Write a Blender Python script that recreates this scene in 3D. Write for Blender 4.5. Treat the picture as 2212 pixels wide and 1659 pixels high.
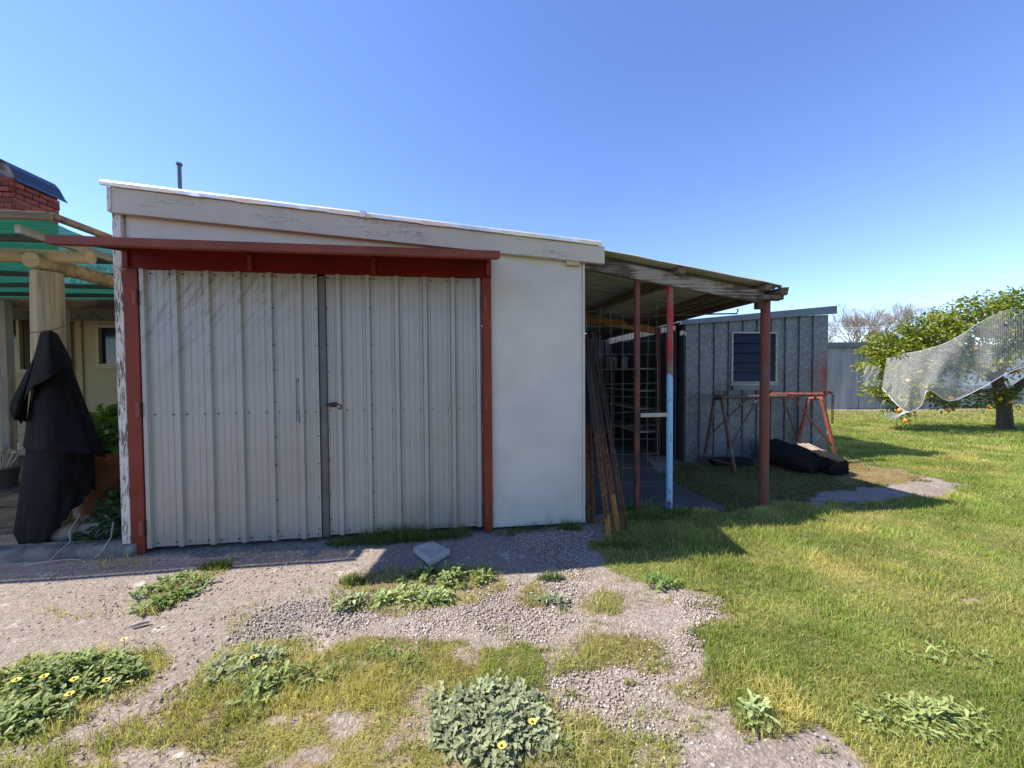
import bpy, bmesh, math, random
import numpy as np
from mathutils import Vector, Matrix
for o in list(bpy.data.objects): bpy.data.objects.remove(o)
scn = bpy.context.scene
col = scn.collection
random.seed(7); rng = np.random.default_rng(7)
R_ = math.radians

# ------------------------------------------------------------------ camera
IW, IH, FPX = 2212., 1659., 830.          # photograph measured at 2212 x 1659
PITCH, ROLL, EYE = R_(1.43), .0066, 1.35
Fw = np.array([0, math.cos(PITCH), -math.sin(PITCH)])
R0 = np.array([1., 0, 0]); U0 = np.cross(R0, Fw)
Rt = math.cos(ROLL)*R0 - math.sin(ROLL)*U0
Up = math.sin(ROLL)*R0 + math.cos(ROLL)*U0
CAM = np.array([0, 0, EYE])
cd = bpy.data.cameras.new('camera'); cam = bpy.data.objects.new('camera', cd); col.objects.link(cam)
cd.sensor_width = 36; cd.lens = 36*FPX/IW; cd.clip_start = .05; cd.clip_end = 2000
M = Matrix.Identity(4)
for i in range(3):
    M[i][0] = Rt[i]; M[i][1] = Up[i]; M[i][2] = -Fw[i]; M[i][3] = CAM[i]
cam.matrix_world = M
scn.camera = cam

# ------------------------------------------------------------------ light
SX, SY = .83, .03                          # shadow of 1 m of height on the ground
sunv = Vector((-SX, -SY, 1)).normalized()
w = bpy.data.worlds.new('World'); scn.world = w; w.use_nodes = True
nt = w.node_tree; bg = nt.nodes['Background']
sky = nt.nodes.new('ShaderNodeTexSky'); sky.sky_type = 'NISHITA'; sky.sun_disc = False
sky.sun_elevation = math.asin(sunv.z); sky.sun_rotation = math.atan2(sunv.x, sunv.y)
sky.altitude = 300; sky.air_density = 1.0; sky.dust_density = .05; sky.ozone_density = 4.5
hs = nt.nodes.new('ShaderNodeHueSaturation'); hs.inputs['Saturation'].default_value = 1.08; hs.inputs['Hue'].default_value = .512
nt.links.new(sky.outputs[0], hs.inputs['Color']); nt.links.new(hs.outputs[0], bg.inputs[0]); bg.inputs[1].default_value = .15
sl = bpy.data.lights.new('sun', 'SUN'); sl.energy = 5.0; sl.angle = R_(.53); sl.color = (1, .93, .83)
so = bpy.data.objects.new('sun', sl); col.objects.link(so)
so.rotation_euler = (-sunv).to_track_quat('-Z', 'Y').to_euler(); so.location = (-8, 0, 12)
scn.view_settings.view_transform = 'Standard'; scn.view_settings.look = 'None'
scn.view_settings.exposure = .95; scn.view_settings.gamma = 1
scn.render.engine = 'CYCLES'
scn.cycles.max_bounces = 8; scn.cycles.transparent_max_bounces = 24

# ------------------------------------------------------------------ pixel -> place
def ray(x, y): return Fw + Rt*((x-IW/2)/FPX) - Up*((y-IH/2)/FPX)
def G(x, y, z=0.):
    d = ray(x, y); return CAM + d*((z-EYE)/d[2])
def P(x, y, p0, n):
    d = ray(x, y); return CAM + d*(np.dot(p0-CAM, n)/np.dot(d, n))
def D(x, y, Y):                            # the point of a pixel's ray at forward distance Y
    d = ray(x, y); return CAM + d*(Y/d[1])
def proj(pts):
    d = np.asarray(pts, float) - CAM; Z = np.maximum(d@Fw, .05)
    return IW/2 + FPX*(d@Rt)/Z, IH/2 - FPX*(d@Up)/Z
A0 = G(302, 1190); B0 = G(1260, 1133)
uu = (B0-A0)/np.linalg.norm(B0-A0); nn = np.array([-uu[1], uu[0], 0]); ANG = math.atan2(uu[1], uu[0])
def L(p): p = np.asarray(p); return np.array([(p-A0)@uu, (p-A0)@nn, p[2]])
def Wd(u, n, z): return A0 + uu*u + nn*n + np.array([0, 0, z])
def N(x, y, k): return L(P(x, y, A0+nn*k, nn))      # pixel -> shed frame on plane n = k

# ------------------------------------------------------------------ helpers
def tag(o, label=None, cat=None, group=None, kind=None):
    if label: o['label'] = label
    if cat: o['category'] = cat
    if group: o['group'] = group
    if kind: o['kind'] = kind
    return o
def empty(name, loc=(0, 0, 0), rz=0.):
    o = bpy.data.objects.new(name, None); col.objects.link(o)
    o.location = loc; o.rotation_euler = (0, 0, rz); o.empty_display_size = .1
    return o
def link(name, me, mat, parent=None):
    if mat is not None and not me.materials: me.materials.append(mat)
    o = bpy.data.objects.new(name, me); col.objects.link(o)
    if parent is not None: o.parent = parent
    return o
def npmesh(name, V, faces, cols=None, smooth=False, uv=None):
    V = np.asarray(V, np.float32); me = bpy.data.meshes.new(name)
    me.vertices.add(len(V)); me.vertices.foreach_set('co', V.ravel())
    li = np.concatenate([np.asarray(f, np.int32).ravel() for f in faces])
    cnt = np.concatenate([np.full(len(f), np.asarray(f).shape[1], np.int32) for f in faces])
    me.loops.add(len(li)); me.loops.foreach_set('vertex_index', li)
    me.polygons.add(len(cnt)); st = np.concatenate([[0], np.cumsum(cnt)[:-1]]).astype(np.int32)
    me.polygons.foreach_set('loop_start', st)
    try: me.polygons.foreach_set('loop_total', cnt)
    except Exception: pass
    if smooth: me.polygons.foreach_set('use_smooth', np.ones(len(cnt), bool))
    if cols is not None:
        a = me.color_attributes.new('Col', 'FLOAT_COLOR', 'POINT')
        c = np.ones((len(V), 4), np.float32); c[:, :cols.shape[1]] = cols; a.data.foreach_set('color', c.ravel())
    if uv is not None:
        l = me.uv_layers.new(name='UVMap'); l.data.foreach_set('uv', np.asarray(uv, np.float32)[li].ravel())
    me.update(calc_edges=True); me.validate()
    return me
class MB:
    def __init__(s): s.v = []; s.f = []; s.sm = []
    def add(s, vs, fs, sm=False):
        b = len(s.v); s.v += [tuple(float(c) for c in p) for p in vs]
        s.f += [tuple(i+b for i in f) for f in fs]; s.sm += [sm]*len(fs); return s
    def box(s, x0, x1, y0, y1, z0, z1):
        return s.add([(x0,y0,z0),(x1,y0,z0),(x1,y1,z0),(x0,y1,z0),(x0,y0,z1),(x1,y0,z1),(x1,y1,z1),(x0,y1,z1)],
                     [(0,3,2,1),(4,5,6,7),(0,1,5,4),(1,2,6,5),(2,3,7,6),(3,0,4,7)])
    def bar(s, p, q, w, h, up=(0, 0, 1)):
        p = Vector(p); q = Vector(q); d = (q-p).normalized(); upv = Vector(up)
        sd = d.cross(upv)
        if sd.length < 1e-4: sd = d.cross(Vector((0, 1, 0)))
        sd.normalize(); u = sd.cross(d)
        sd = sd*(w/2); u = u*(h/2)
        return s.add([p-sd-u, p+sd-u, p+sd+u, p-sd+u, q-sd-u, q+sd-u, q+sd+u, q-sd+u],
                     [(0,1,2,3),(7,6,5,4),(0,4,5,1),(1,5,6,2),(2,6,7,3),(3,7,4,0)])
    def tube(s, pts, r, seg=10, caps=True, wob=0.):
        pts = [Vector(p) for p in pts]; rs = r if isinstance(r, (list, tuple)) else [r]*len(pts)
        vs = []; k = len(pts); prev = None
        for i, p in enumerate(pts):
            d = (pts[min(i+1, k-1)] - pts[max(i-1, 0)]).normalized()
            if prev is None:
                a = d.orthogonal().normalized()
            else:
                a = (prev - d*prev.dot(d)).normalized()
            prev = a; b = d.cross(a)
            for j in range(seg):
                t = 2*math.pi*j/seg; rr = rs[i]*(1+wob*random.uniform(-1, 1))
                vs.append(p + a*(math.cos(t)*rr) + b*(math.sin(t)*rr))
        fs = [(i*seg+j, i*seg+(j+1) % seg, (i+1)*seg+(j+1) % seg, (i+1)*seg+j) for i in range(k-1) for j in range(seg)]
        s.add(vs, fs, True)
        if caps:
            s.add(vs[:seg], [tuple(reversed(range(seg)))]); s.add(vs[-seg:], [tuple(range(seg))])
        return s
    def prism(s, poly, y0, y1):            # polygon in x,z swept along y
        n = len(poly); vs = [(x, y0, z) for x, z in poly] + [(x, y1, z) for x, z in poly]
        return s.add(vs, [tuple(range(n)), tuple(reversed(range(n, 2*n)))] + [(i, i+n, (i+1) % n+n, (i+1) % n) for i in range(n)])
    def build(s, name, mat, parent=None, bevel=0., noise=0.):
        me = bpy.data.meshes.new(name)
        v = s.v
        if noise: v = [tuple(c+random.uniform(-noise, noise) for c in p) for p in v]
        me.from_pydata(v, [], s.f); me.polygons.foreach_set('use_smooth', s.sm); me.update()
        bm = bmesh.new(); bm.from_mesh(me); bmesh.ops.recalc_face_normals(bm, faces=bm.faces); bm.to_mesh(me); bm.free()
        o = link(name, me, mat, parent)
        if bevel:
            m = o.modifiers.new('bevel', 'BEVEL'); m.width = bevel; m.segments = 2; m.limit_method = 'ANGLE'
        return o
def vnoise(x, y, sc, seed=0):              # 2D value noise 0..1
    x = np.asarray(x)*sc + 57.3*seed; y = np.asarray(y)*sc + 31.7*seed
    xi = np.floor(x).astype(np.int64); yi = np.floor(y).astype(np.int64); fx = x-xi; fy = y-yi
    fx = fx*fx*(3-2*fx); fy = fy*fy*(3-2*fy)
    def h(a, b):
        t = (a*374761393 + b*668265263 + seed*974711) & 0x7fffffff
        t = ((t ^ (t >> 13))*1274126177) & 0x7fffffff
        return ((t ^ (t >> 16)) & 0xffff)/65535.
    return (h(xi, yi)*(1-fx)+h(xi+1, yi)*fx)*(1-fy) + (h(xi, yi+1)*(1-fx)+h(xi+1, yi+1)*fx)*fy
def fbm(x, y, sc, seed=0, o=4):
    r = 0; a = .5; t = 0
    for i in range(o): r = r + a*vnoise(x, y, sc*2**i, seed+i*3); t += a; a *= .5
    return r/t

# ------------------------------------------------------------------ materials
class NT:
    def __init__(s, name):
        s.m = bpy.data.materials.new(name); s.m.use_nodes = True; s.t = s.m.node_tree
        s.b = s.t.nodes['Principled BSDF']; s.out = s.t.nodes['Material Output']
        s.tc = s.t.nodes.new('ShaderNodeTexCoord')
    def n(s, ty, **k):
        o = s.t.nodes.new(ty)
        for a, v in k.items(): setattr(o, a, v)
        return o
    def l(s, a, b): s.t.links.new(a, b)
    def coords(s, scale=(1, 1, 1), rot=(0, 0, 0), src='Object'):
        mp = s.n('ShaderNodeMapping'); mp.inputs['Scale'].default_value = scale; mp.inputs['Rotation'].default_value = rot
        s.l(s.tc.outputs[src], mp.inputs[0]); return mp.outputs[0]
    def coords_rs(s, rot, scale):
        a = s.coords((1, 1, 1), rot); mp = s.n('ShaderNodeMapping'); mp.inputs['Scale'].default_value = scale
        s.l(a, mp.inputs[0]); return mp.outputs[0]
    def noise(s, sc, co=None, detail=5, rough=.6, dist=0.):
        o = s.n('ShaderNodeTexNoise'); o.inputs['Scale'].default_value = sc; o.inputs['Detail'].default_value = detail
        o.inputs['Roughness'].default_value = rough; o.inputs['Distortion'].default_value = dist
        s.l(co if co is not None else s.tc.outputs['Object'], o.inputs['Vector']); return o.outputs['Fac']
    def ramp(s, fac, stops):
        r = s.n('ShaderNodeValToRGB'); e = r.color_ramp.elements
        while len(e) < len(stops): e.new(.5)
        for el, (p, c) in zip(e, stops):
            el.position = p; el.color = (*c, 1) if len(c) == 3 else c
        s.l(fac, r.inputs[0]); return r.outputs[0]
    def step(s, fac, a, b):
        r = s.n('ShaderNodeMapRange'); r.inputs[1].default_value = a; r.inputs[2].default_value = b; r.clamp = True
        s.l(fac, r.inputs[0]); return r.outputs[0]
    def mix(s, fac, a, b, mode='MIX'):
        m = s.n('ShaderNodeMix', data_type='RGBA', blend_type=mode)
        for sock, v in ((m.inputs[0], fac), (m.inputs[6], a), (m.inputs[7], b)):
            if hasattr(v, 'is_linked'): s.l(v, sock)
            elif isinstance(v, (int, float)): sock.default_value = v
            else: sock.default_value = (*v, 1)
        return m.outputs[2]
    def math(s, op, a, b=0.):
        m = s.n('ShaderNodeMath', operation=op)
        for sock, v in ((m.inputs[0], a), (m.inputs[1], b)):
            if hasattr(v, 'is_linked'): s.l(v, sock)
            else: sock.default_value = v
        return m.outputs[0]
    def bump(s, h, strength=.3, dist=.01):
        b = s.n('ShaderNodeBump'); b.inputs['Strength'].default_value = strength; b.inputs['Distance'].default_value = dist
        s.l(h, b.inputs['Height']); s.l(b.outputs[0], s.b.inputs['Normal'])
    def done(s, colr, rough=.7, metal=0., spec=None):
        if hasattr(colr, 'is_linked'): s.l(colr, s.b.inputs['Base Color'])
        else: s.b.inputs['Base Color'].default_value = (*colr, 1)
        if hasattr(rough, 'is_linked'): s.l(rough, s.b.inputs['Roughness'])
        else: s.b.inputs['Roughness'].default_value = rough
        s.b.inputs['Metallic'].default_value = metal
        if spec is not None: s.b.inputs['Specular IOR Level'].default_value = spec
        return s.m
def sc3(c, k): return tuple(x*k for x in c)
def blotch(name, c, sc=3., amt=.2, rough=.7, metal=0., bump=.15, c2=None, spec=None):
    t = NT(name); f = t.noise(sc, detail=8)
    k = t.ramp(f, [(.3, sc3(c, 1-amt)), (.7, c2 or sc3(c, 1+amt))])
    g = t.noise(sc*14, detail=3); k = t.mix(t.step(g, .62, .75), k, sc3(c, .55)) if bump > .1 else k
    t.bump(g, bump, .004); return t.done(k, rough, metal, spec)
def timber(name, c, dark, axis=0, sc=1., rough=.85, bump=.5):
    t = NT(name); s3 = [26*sc]*3; s3[axis] = 1.6*sc
    f = t.noise(1., t.coords(tuple(s3)), detail=8, rough=.7)
    g = t.noise(1., t.coords(tuple(x*.16 for x in s3)), detail=4)
    k = t.ramp(f, [(.3, dark), (.5, c), (.75, sc3(c, 1.25))])
    k = t.mix(t.step(g, .5, .72), k, sc3(dark, 1.1)); t.bump(f, bump, .006); return t.done(k, rough, 0, .2)
def peel(name, paint, wood, axis=2, cover=.5, sc=1., along=7.):
    t = NT(name); s3 = [60*sc]*3; s3[axis] = along*sc
    f = t.noise(1., t.coords(tuple(s3)), detail=6, rough=.7)
    g = t.noise(2.2*sc, detail=3)
    q = t.math('ADD', f, t.math('MULTIPLY', t.math('SUBTRACT', g, .5), .6))
    m = t.step(q, cover-.03, cover+.03)
    k = t.mix(m, paint, t.ramp(f, [(.4, sc3(wood, .6)), (.7, wood)])); t.bump(m, -.6, .003); return t.done(k, .8)
def rusty(name, c, rust=(.10, .035, .015), cover=.55, sc=9., rough=.75, axis_scale=(1, 1, .35)):
    t = NT(name); f = t.noise(sc, t.coords(axis_scale), detail=9, rough=.7); g = t.noise(60, detail=4)
    k = t.mix(t.step(f, cover-.05, cover+.06), c, t.ramp(g, [(.35, sc3(rust, .5)), (.65, sc3(rust, 1.5))]))
    t.bump(g, .25, .004); return t.done(k, rough)
MT = {}
# white cement sheet
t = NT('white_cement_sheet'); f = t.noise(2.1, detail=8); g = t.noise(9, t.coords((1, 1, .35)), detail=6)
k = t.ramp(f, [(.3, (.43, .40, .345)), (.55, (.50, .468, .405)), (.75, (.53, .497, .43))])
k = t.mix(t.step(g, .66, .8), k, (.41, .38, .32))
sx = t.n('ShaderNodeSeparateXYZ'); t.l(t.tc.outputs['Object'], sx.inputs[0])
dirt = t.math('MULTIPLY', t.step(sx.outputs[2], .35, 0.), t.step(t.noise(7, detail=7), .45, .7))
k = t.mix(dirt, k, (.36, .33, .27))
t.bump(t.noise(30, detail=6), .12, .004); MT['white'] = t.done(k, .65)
# cream fascia paint with cracks along the grain
t = NT('cracked_cream_paint'); f = t.noise(1.5, detail=7)
k = t.ramp(f, [(.3, (.38, .34, .265)), (.7, (.465, .42, .33))])
cr = t.noise(1., t.coords((2.2, 26, 30)), detail=5, rough=.75); pat = t.noise(1.0, t.coords((1.3, 1, 4)), detail=2)
m = t.math('MULTIPLY', t.step(pat, .52, .56), t.step(t.math('ABSOLUTE', t.math('SUBTRACT', cr, .5)), .011, .004))
m2 = t.math('MULTIPLY', t.math('MULTIPLY', t.step(pat, .585, .62), t.step(t.noise(1., t.coords((60, 30, 22)), detail=4), .56, .60)), t.step(t.math('ABSOLUTE', t.math('SUBTRACT', cr, .5)), .06, .03))
mm = t.math('MAXIMUM', m, m2)
k = t.mix(mm, k, (.09, .07, .05)); t.bump(mm, -.5, .004); MT['cream_fascia'] = t.done(k, .6)
MT['peel'] = peel('peeling_white_paint', (.56, .52, .45), (.13, .10, .075), 2, .55, 1.9)
MT['grey_timber_end'] = timber('grey_timber_end', (.30, .26, .2), (.08, .065, .05), 2)
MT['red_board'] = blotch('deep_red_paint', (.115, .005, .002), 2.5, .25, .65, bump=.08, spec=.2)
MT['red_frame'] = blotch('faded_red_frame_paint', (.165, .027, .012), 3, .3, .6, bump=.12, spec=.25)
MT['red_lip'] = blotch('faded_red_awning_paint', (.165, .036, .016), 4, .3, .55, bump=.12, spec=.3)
# ribbed steel doors
t = NT('ribbed_steel_cladding'); f = t.noise(1.1, detail=7)
k = t.ramp(f, [(.3, (.26, .252, .232)), (.7, (.345, .335, .31))])
st = t.noise(1., t.coords_rs((0, R_(-34), 0), (30, 30, 3.2)), detail=6, rough=.65)
pt = t.noise(1.35, detail=2)
sx = t.n('ShaderNodeSeparateXYZ'); t.l(t.tc.outputs['Object'], sx.inputs[0])
upm = t.math('MULTIPLY', t.step(sx.outputs[2], .9, 2.1), t.step(sx.outputs[0], 1.7, .6))
sm = t.math('MULTIPLY', t.math('MULTIPLY', t.step(st, .50, .68), t.step(pt, .38, .56)), upm)
k = t.mix(t.math('MULTIPLY', sm, .85), k, (.075, .073, .07))
vs = t.noise(1., t.coords((40, 40, .8)), detail=4); k = t.mix(t.math('MULTIPLY', t.step(vs, .6, .8), .35), k, (.36, .35, .32))
sp = t.noise(34, detail=2); k = t.mix(t.math('MULTIPLY', t.step(sp, .73, .78), .6), k, (.2, .19, .17))
dz = t.math('MULTIPLY', t.step(sx.outputs[2], .5, .0), t.step(t.noise(6, detail=6), .4, .7)); k = t.mix(t.math('MULTIPLY', dz, .6), k, (.42, .37, .28))
tz = t.math('MULTIPLY', t.step(sx.outputs[2], 1.75, 2.2), t.step(t.noise(3.5, t.coords((1, 1, .6)), detail=6), .35, .65)); k = t.mix(t.math('MULTIPLY', tz, .35), k, (.42, .38, .3))
rr = t.math('ADD', .38, t.math('MULTIPLY', f, .25)); t.bump(t.noise(3.5, detail=2), .05, .02); MT['door'] = t.done(k, rr, .55)
MT['dark_steel'] = blotch('dark_green_grey_steel', (.085, .095, .09), 6, .3, .5, .3)
MT['screw'] = blotch('screw_steel', (.06, .06, .06), 20, .2, .5, .6, 0)
MT['rust_dark'] = blotch('dark_rust', (.06, .022, .016), 14, .4, .8)
MT['hinge_red'] = rusty('red_hinge_paint', (.26, .045, .03), cover=.62, sc=30)
MT['bright_metal'] = blotch('zinc_flashing', (.74, .73, .70), 5, .12, .45, .45, .08)
t = NT('corrugated_iron'); f = t.noise(2.5, t.coords((.5, 1, 1)), detail=8); g = t.noise(1., t.coords((.7, 14, 14)), detail=5)
k = t.ramp(f, [(.3, (.24, .26, .235)), (.65, (.37, .39, .355))]); k = t.mix(t.step(g, .52, .72), k, (.15, .135, .10)); MT['iron_roof'] = t.done(k, .6, .1)
# galvanised spangle wall
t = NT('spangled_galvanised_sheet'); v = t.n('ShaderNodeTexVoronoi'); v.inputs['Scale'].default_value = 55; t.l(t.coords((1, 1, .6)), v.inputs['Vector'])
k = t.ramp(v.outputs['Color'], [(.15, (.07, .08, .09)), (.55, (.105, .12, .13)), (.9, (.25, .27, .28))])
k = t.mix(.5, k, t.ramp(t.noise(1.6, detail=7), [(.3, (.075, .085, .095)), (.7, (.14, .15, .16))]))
sx = t.n('ShaderNodeSeparateXYZ'); t.l(t.tc.outputs['Object'], sx.inputs[0])
rx = t.math('MULTIPLY', t.step(sx.outputs[0], 1.98, 2.33), t.math('MULTIPLY', t.step(sx.outputs[2], .85, 1.15), t.step(sx.outputs[2], 1.75, 1.35)))
rx = t.math('MULTIPLY', rx, t.step(t.noise(4, detail=6), .3, .62)); k = t.mix(rx, k, (.20, .03, .02))
MT['spangle'] = t.done(k, .5, .45)
MT['zinc_grey'] = blotch('dull_zinc_trim', (.105, .125, .15), 4, .2, .5, .4, .05)
t = NT('weathered_corrugated_wall'); f = t.noise(1., t.coords((3, 3, .5)), detail=7); k = t.ramp(f, [(.3, (.19, .205, .21)), (.55, (.31, .325, .33)), (.75, (.45, .46, .46))])
MT['far_iron'] = t.done(k, .5, .35)
t = NT('dark_window_glass'); MT['glass'] = t.done((.012, .018, .035), .08, 0., .5)
MT['louvre'] = blotch('louvre_glass', (.006, .009, .02), 2, .15, .3, 0, bump=.02, spec=.22)
MT['rafter'] = timber('dark_rafter_timber', (.15, .115, .08), (.03, .024, .018), 1)
MT['beam'] = peel('flaking_verge_beam', (.27, .235, .19), (.10, .055, .04), 0, .49, 1.5, 1.2)
MT['orange_timber'] = timber('orange_timber', (.33, .18, .08), (.13, .07, .035), 0)
MT['pergola_timber'] = timber('weathered_pergola_timber', (.22, .165, .11), (.05, .038, .028), 0)
MT['grey_board'] = timber('grey_board', (.34, .31, .26), (.10, .09, .075), 0)
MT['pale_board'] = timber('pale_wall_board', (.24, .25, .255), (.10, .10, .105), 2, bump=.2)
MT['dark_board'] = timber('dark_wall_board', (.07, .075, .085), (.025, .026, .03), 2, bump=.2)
MT['rust_post'] = rusty('rusty_red_post', (.13, .035, .022), (.03, .013, .010), .55, 9)
t = NT('red_and_blue_post'); sx = t.n('ShaderNodeSeparateXYZ'); t.l(t.tc.outputs['Object'], sx.inputs[0])
zz = t.math('ADD', sx.outputs[2], t.math('MULTIPLY', t.math('SUBTRACT', t.noise(16, detail=4), .5), .16))
k = t.mix(t.step(zz, 1.33, 1.335), (.22, .42, .58), t.mix(t.step(t.noise(6, t.coords((3, 3, .7)), detail=6), .47, .52), (.42, .008, .012), (.17, .10, .08)))
ru = t.noise(11, t.coords((1, 1, .4)), detail=9, rough=.75); k = t.mix(t.step(ru, .585, .615), k, (.10, .045, .025)); MT['two_tone'] = t.done(k, .6)
MT['red_post'] = rusty('red_oxide_post', (.155, .040, .022), (.11, .062, .045), .58, 4, axis_scale=(1, 1, .5))
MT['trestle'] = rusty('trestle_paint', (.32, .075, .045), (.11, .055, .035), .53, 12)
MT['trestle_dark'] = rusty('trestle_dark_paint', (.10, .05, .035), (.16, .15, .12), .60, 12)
t = NT('rusty_bar'); sx = t.n('ShaderNodeSeparateXYZ'); t.l(t.tc.outputs['Object'], sx.inputs[0])
zz = t.math('ADD', sx.outputs[2], t.math('MULTIPLY', t.math('SUBTRACT', t.noise(9, detail=5), .5), .5))
k = t.mix(t.step(zz, .95, .55), (.032, .021, .019), t.ramp(t.noise(25, detail=6), [(.35, (.045, .021, .012)), (.7, (.22, .09, .032))]))
t.bump(t.noise(80, detail=4), .3, .003); MT['bar'] = t.done(k, .85); MT['bar_yellow'] = rusty('yellow_painted_bar', (.36, .17, .03), (.06, .03, .015), .54, 14)
MT['wire'] = blotch('grey_wire', (.12, .12, .12), 10, .3, .6, .4, 0)
MT['log_black'] = timber('charred_log', (.016, .014, .013), (.006, .0055, .0055), 1, .8, .95, 1.)
MT['log_lit_top'] = timber('sunlit_log_top', (.30, .235, .175), (.12, .09, .065), 1, 1.)  # sunlight on the log's upper side, painted as paler timber
MT['concrete'] = blotch('concrete', (.42, .38, .33), 9, .25, .9, bump=.3)
MT['kerb'] = blotch('mossy_kerb_concrete', (.15, .135, .115), 9, .45, .95, bump=.4)
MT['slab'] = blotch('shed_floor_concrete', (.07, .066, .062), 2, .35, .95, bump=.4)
# house
MT['cream_wall'] = blotch('cream_wall_paint', (.36, .29, .15), 2, .08, .7, bump=.05)
MT['cream_trim'] = blotch('cream_trim_paint', (.42, .34, .20), 4, .12, .65, bump=.05)
MT['door_tan'] = blotch('tan_door_paint', (.33, .22, .11), 2, .12, .6, bump=.05)
MT['curtain'] = timber('brown_curtain', (.085, .06, .035), (.04, .028, .018), 2, .5, .9, .2)
t = NT('red_brick'); oi = t.n('ShaderNodeObjectInfo'); f = t.noise(14, detail=7)
k = t.ramp(f, [(.3, (.19, .035, .022)), (.6, (.33, .07, .045)), (.8, (.38, .11, .07))]); rv = t.ramp(oi.outputs['Random'], [(0, (.55, .5, .5)), (.6, (1, 1, 1)), (1, (1.15, 1.05, 1))])
k = t.mix(1., k, rv, 'MULTIPLY'); so_ = t.noise(1.2, t.tc.outputs['Object']); t.bump(t.noise(60, detail=4), .3, .004); MT['brick'] = t.done(k, .9)
MT['mortar'] = blotch('mortar', (.30, .20, .16), 12, .3, .95)
MT['cowl'] = blotch('dark_blue_steel', (.035, .045, .07), 3, .15, .32, .5, .02)
MT['house_roof'] = blotch('house_roof_sheet', (.25, .26, .27), 3, .2, .5, .4, .05)
MT['pine_log'] = timber('treated_pine_log', (.42, .335, .19), (.17, .135, .08), 2, .7, .8, .5)
MT['pine_log_x'] = timber('treated_pine_rail', (.40, .30, .16), (.17, .125, .07), 0, .7, .8, .5)
MT['old_post'] = timber('old_grey_post', (.33, .28, .22), (.12, .10, .08), 2)
MT['white_tube'] = blotch('dull_aluminium_tube', (.36, .35, .31), 6, .2, .5, .3, .05)
MT['dark_tube'] = blotch('dark_steel_tube', (.06, .06, .055), 6, .2, .6, .2, .05)
def cloth(name, c, trans, transl, sc=300, dens=.0):
    t = NT(name); d = t.n('ShaderNodeBsdfDiffuse'); tr = t.n('ShaderNodeBsdfTranslucent'); tp = t.n('ShaderNodeBsdfTransparent')
    s3 = t.noise(1., t.coords((1.5, 90, 30)), detail=4); k = t.ramp(s3, [(.35, sc3(c, .55)), (.65, sc3(c, 1.3))])
    t.l(k, d.inputs[0]); t.l(k, tr.inputs[0])
    m1 = t.n('ShaderNodeMixShader'); m1.inputs[0].default_value = transl; t.l(d.outputs[0], m1.inputs[1]); t.l(tr.outputs[0], m1.inputs[2])
    m2 = t.n('ShaderNodeMixShader'); t.l(m1.outputs[0], m2.inputs[1]); t.l(tp.outputs[0], m2.inputs[2])
    h = t.math('MULTIPLY', t.step(s3, .35, .7), trans*2); t.l(h, m2.inputs[0]); t.l(m2.outputs[0], t.out.inputs[0]); return t.m
MT['green_cloth'] = cloth('green_shade_cloth', (.010, .095, .062), .09, .5)
t = NT('black_shade_cloth'); f = t.noise(1., t.coords((9, 9, 9)), detail=5); k = t.ramp(f, [(.3, (.0022, .0022, .0026)), (.7, (.006, .006, .0065))]); t.bump(t.noise(240, detail=2), .3, .002); MT['black_cloth'] = t.done(k, .9, 0, .15)
MT['terracotta'] = blotch('terracotta', (.24, .085, .035), 5, .25, .85)
MT['rock'] = blotch('fieldstone', (.40, .33, .26), 7, .35, .9, bump=.4)
MT['twig'] = blotch('dry_twig', (.32, .27, .21), 9, .3, .9)
MT['jug'] = blotch('milky_plastic', (.27, .28, .27), 4, .15, .5, bump=.02)
MT['dark_heap'] = blotch('dark_fabric', (.02, .02, .025), 6, .3, .95)
MT['mesh_white'] = None
def leafmat(name, rough=.45, transl=.35, sat=1.):
    t = NT(name); a = t.n('ShaderNodeVertexColor', layer_name='Col'); tr = t.n('ShaderNodeBsdfTranslucent')
    m = t.n('ShaderNodeMixShader'); m.inputs[0].default_value = transl
    t.l(a.outputs[0], t.b.inputs['Base Color']); t.b.inputs['Roughness'].default_value = rough
    t.b.inputs['Specular IOR Level'].default_value = .3
    t.l(t.mix(1., a.outputs[0], (1.35, 1.45, .6), 'MULTIPLY'), tr.inputs[0])
    t.l(t.b.outputs[0], m.inputs[1]); t.l(tr.outputs[0], m.inputs[2]); t.l(m.outputs[0], t.out.inputs[0]); return t.m
MT['grass'] = leafmat('grass_blades', .5, .42)
MT['leaf'] = leafmat('citrus_leaves', .38, .3)
MT['weed'] = leafmat('weed_leaves', .6, .25)
MT['bark'] = timber('citrus_bark', (.10, .072, .048), (.025, .019, .014), 2, .5, .95, .9)
MT['twigbark'] = blotch('bare_branch_bark', (.25, .205, .17), 3, .3, .9)
MT['orange'] = blotch('orange_peel', (.75, .27, .02), 12, .12, .45, bump=.05)
MT['petal'] = blotch('yellow_petals', (.80, .66, .08), 8, .15, .6, bump=.02)
MT['flower_eye'] = blotch('dark_flower_centre', (.06, .03, .015), 30, .3, .8)
MT['pale_flower'] = blotch('dry_cream_flowers', (.5, .44, .34), 20, .3, .9)
MT['pale_house'] = blotch('pale_far_wall', (.72, .71, .67), 2, .1, .7, bump=.02)
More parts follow.
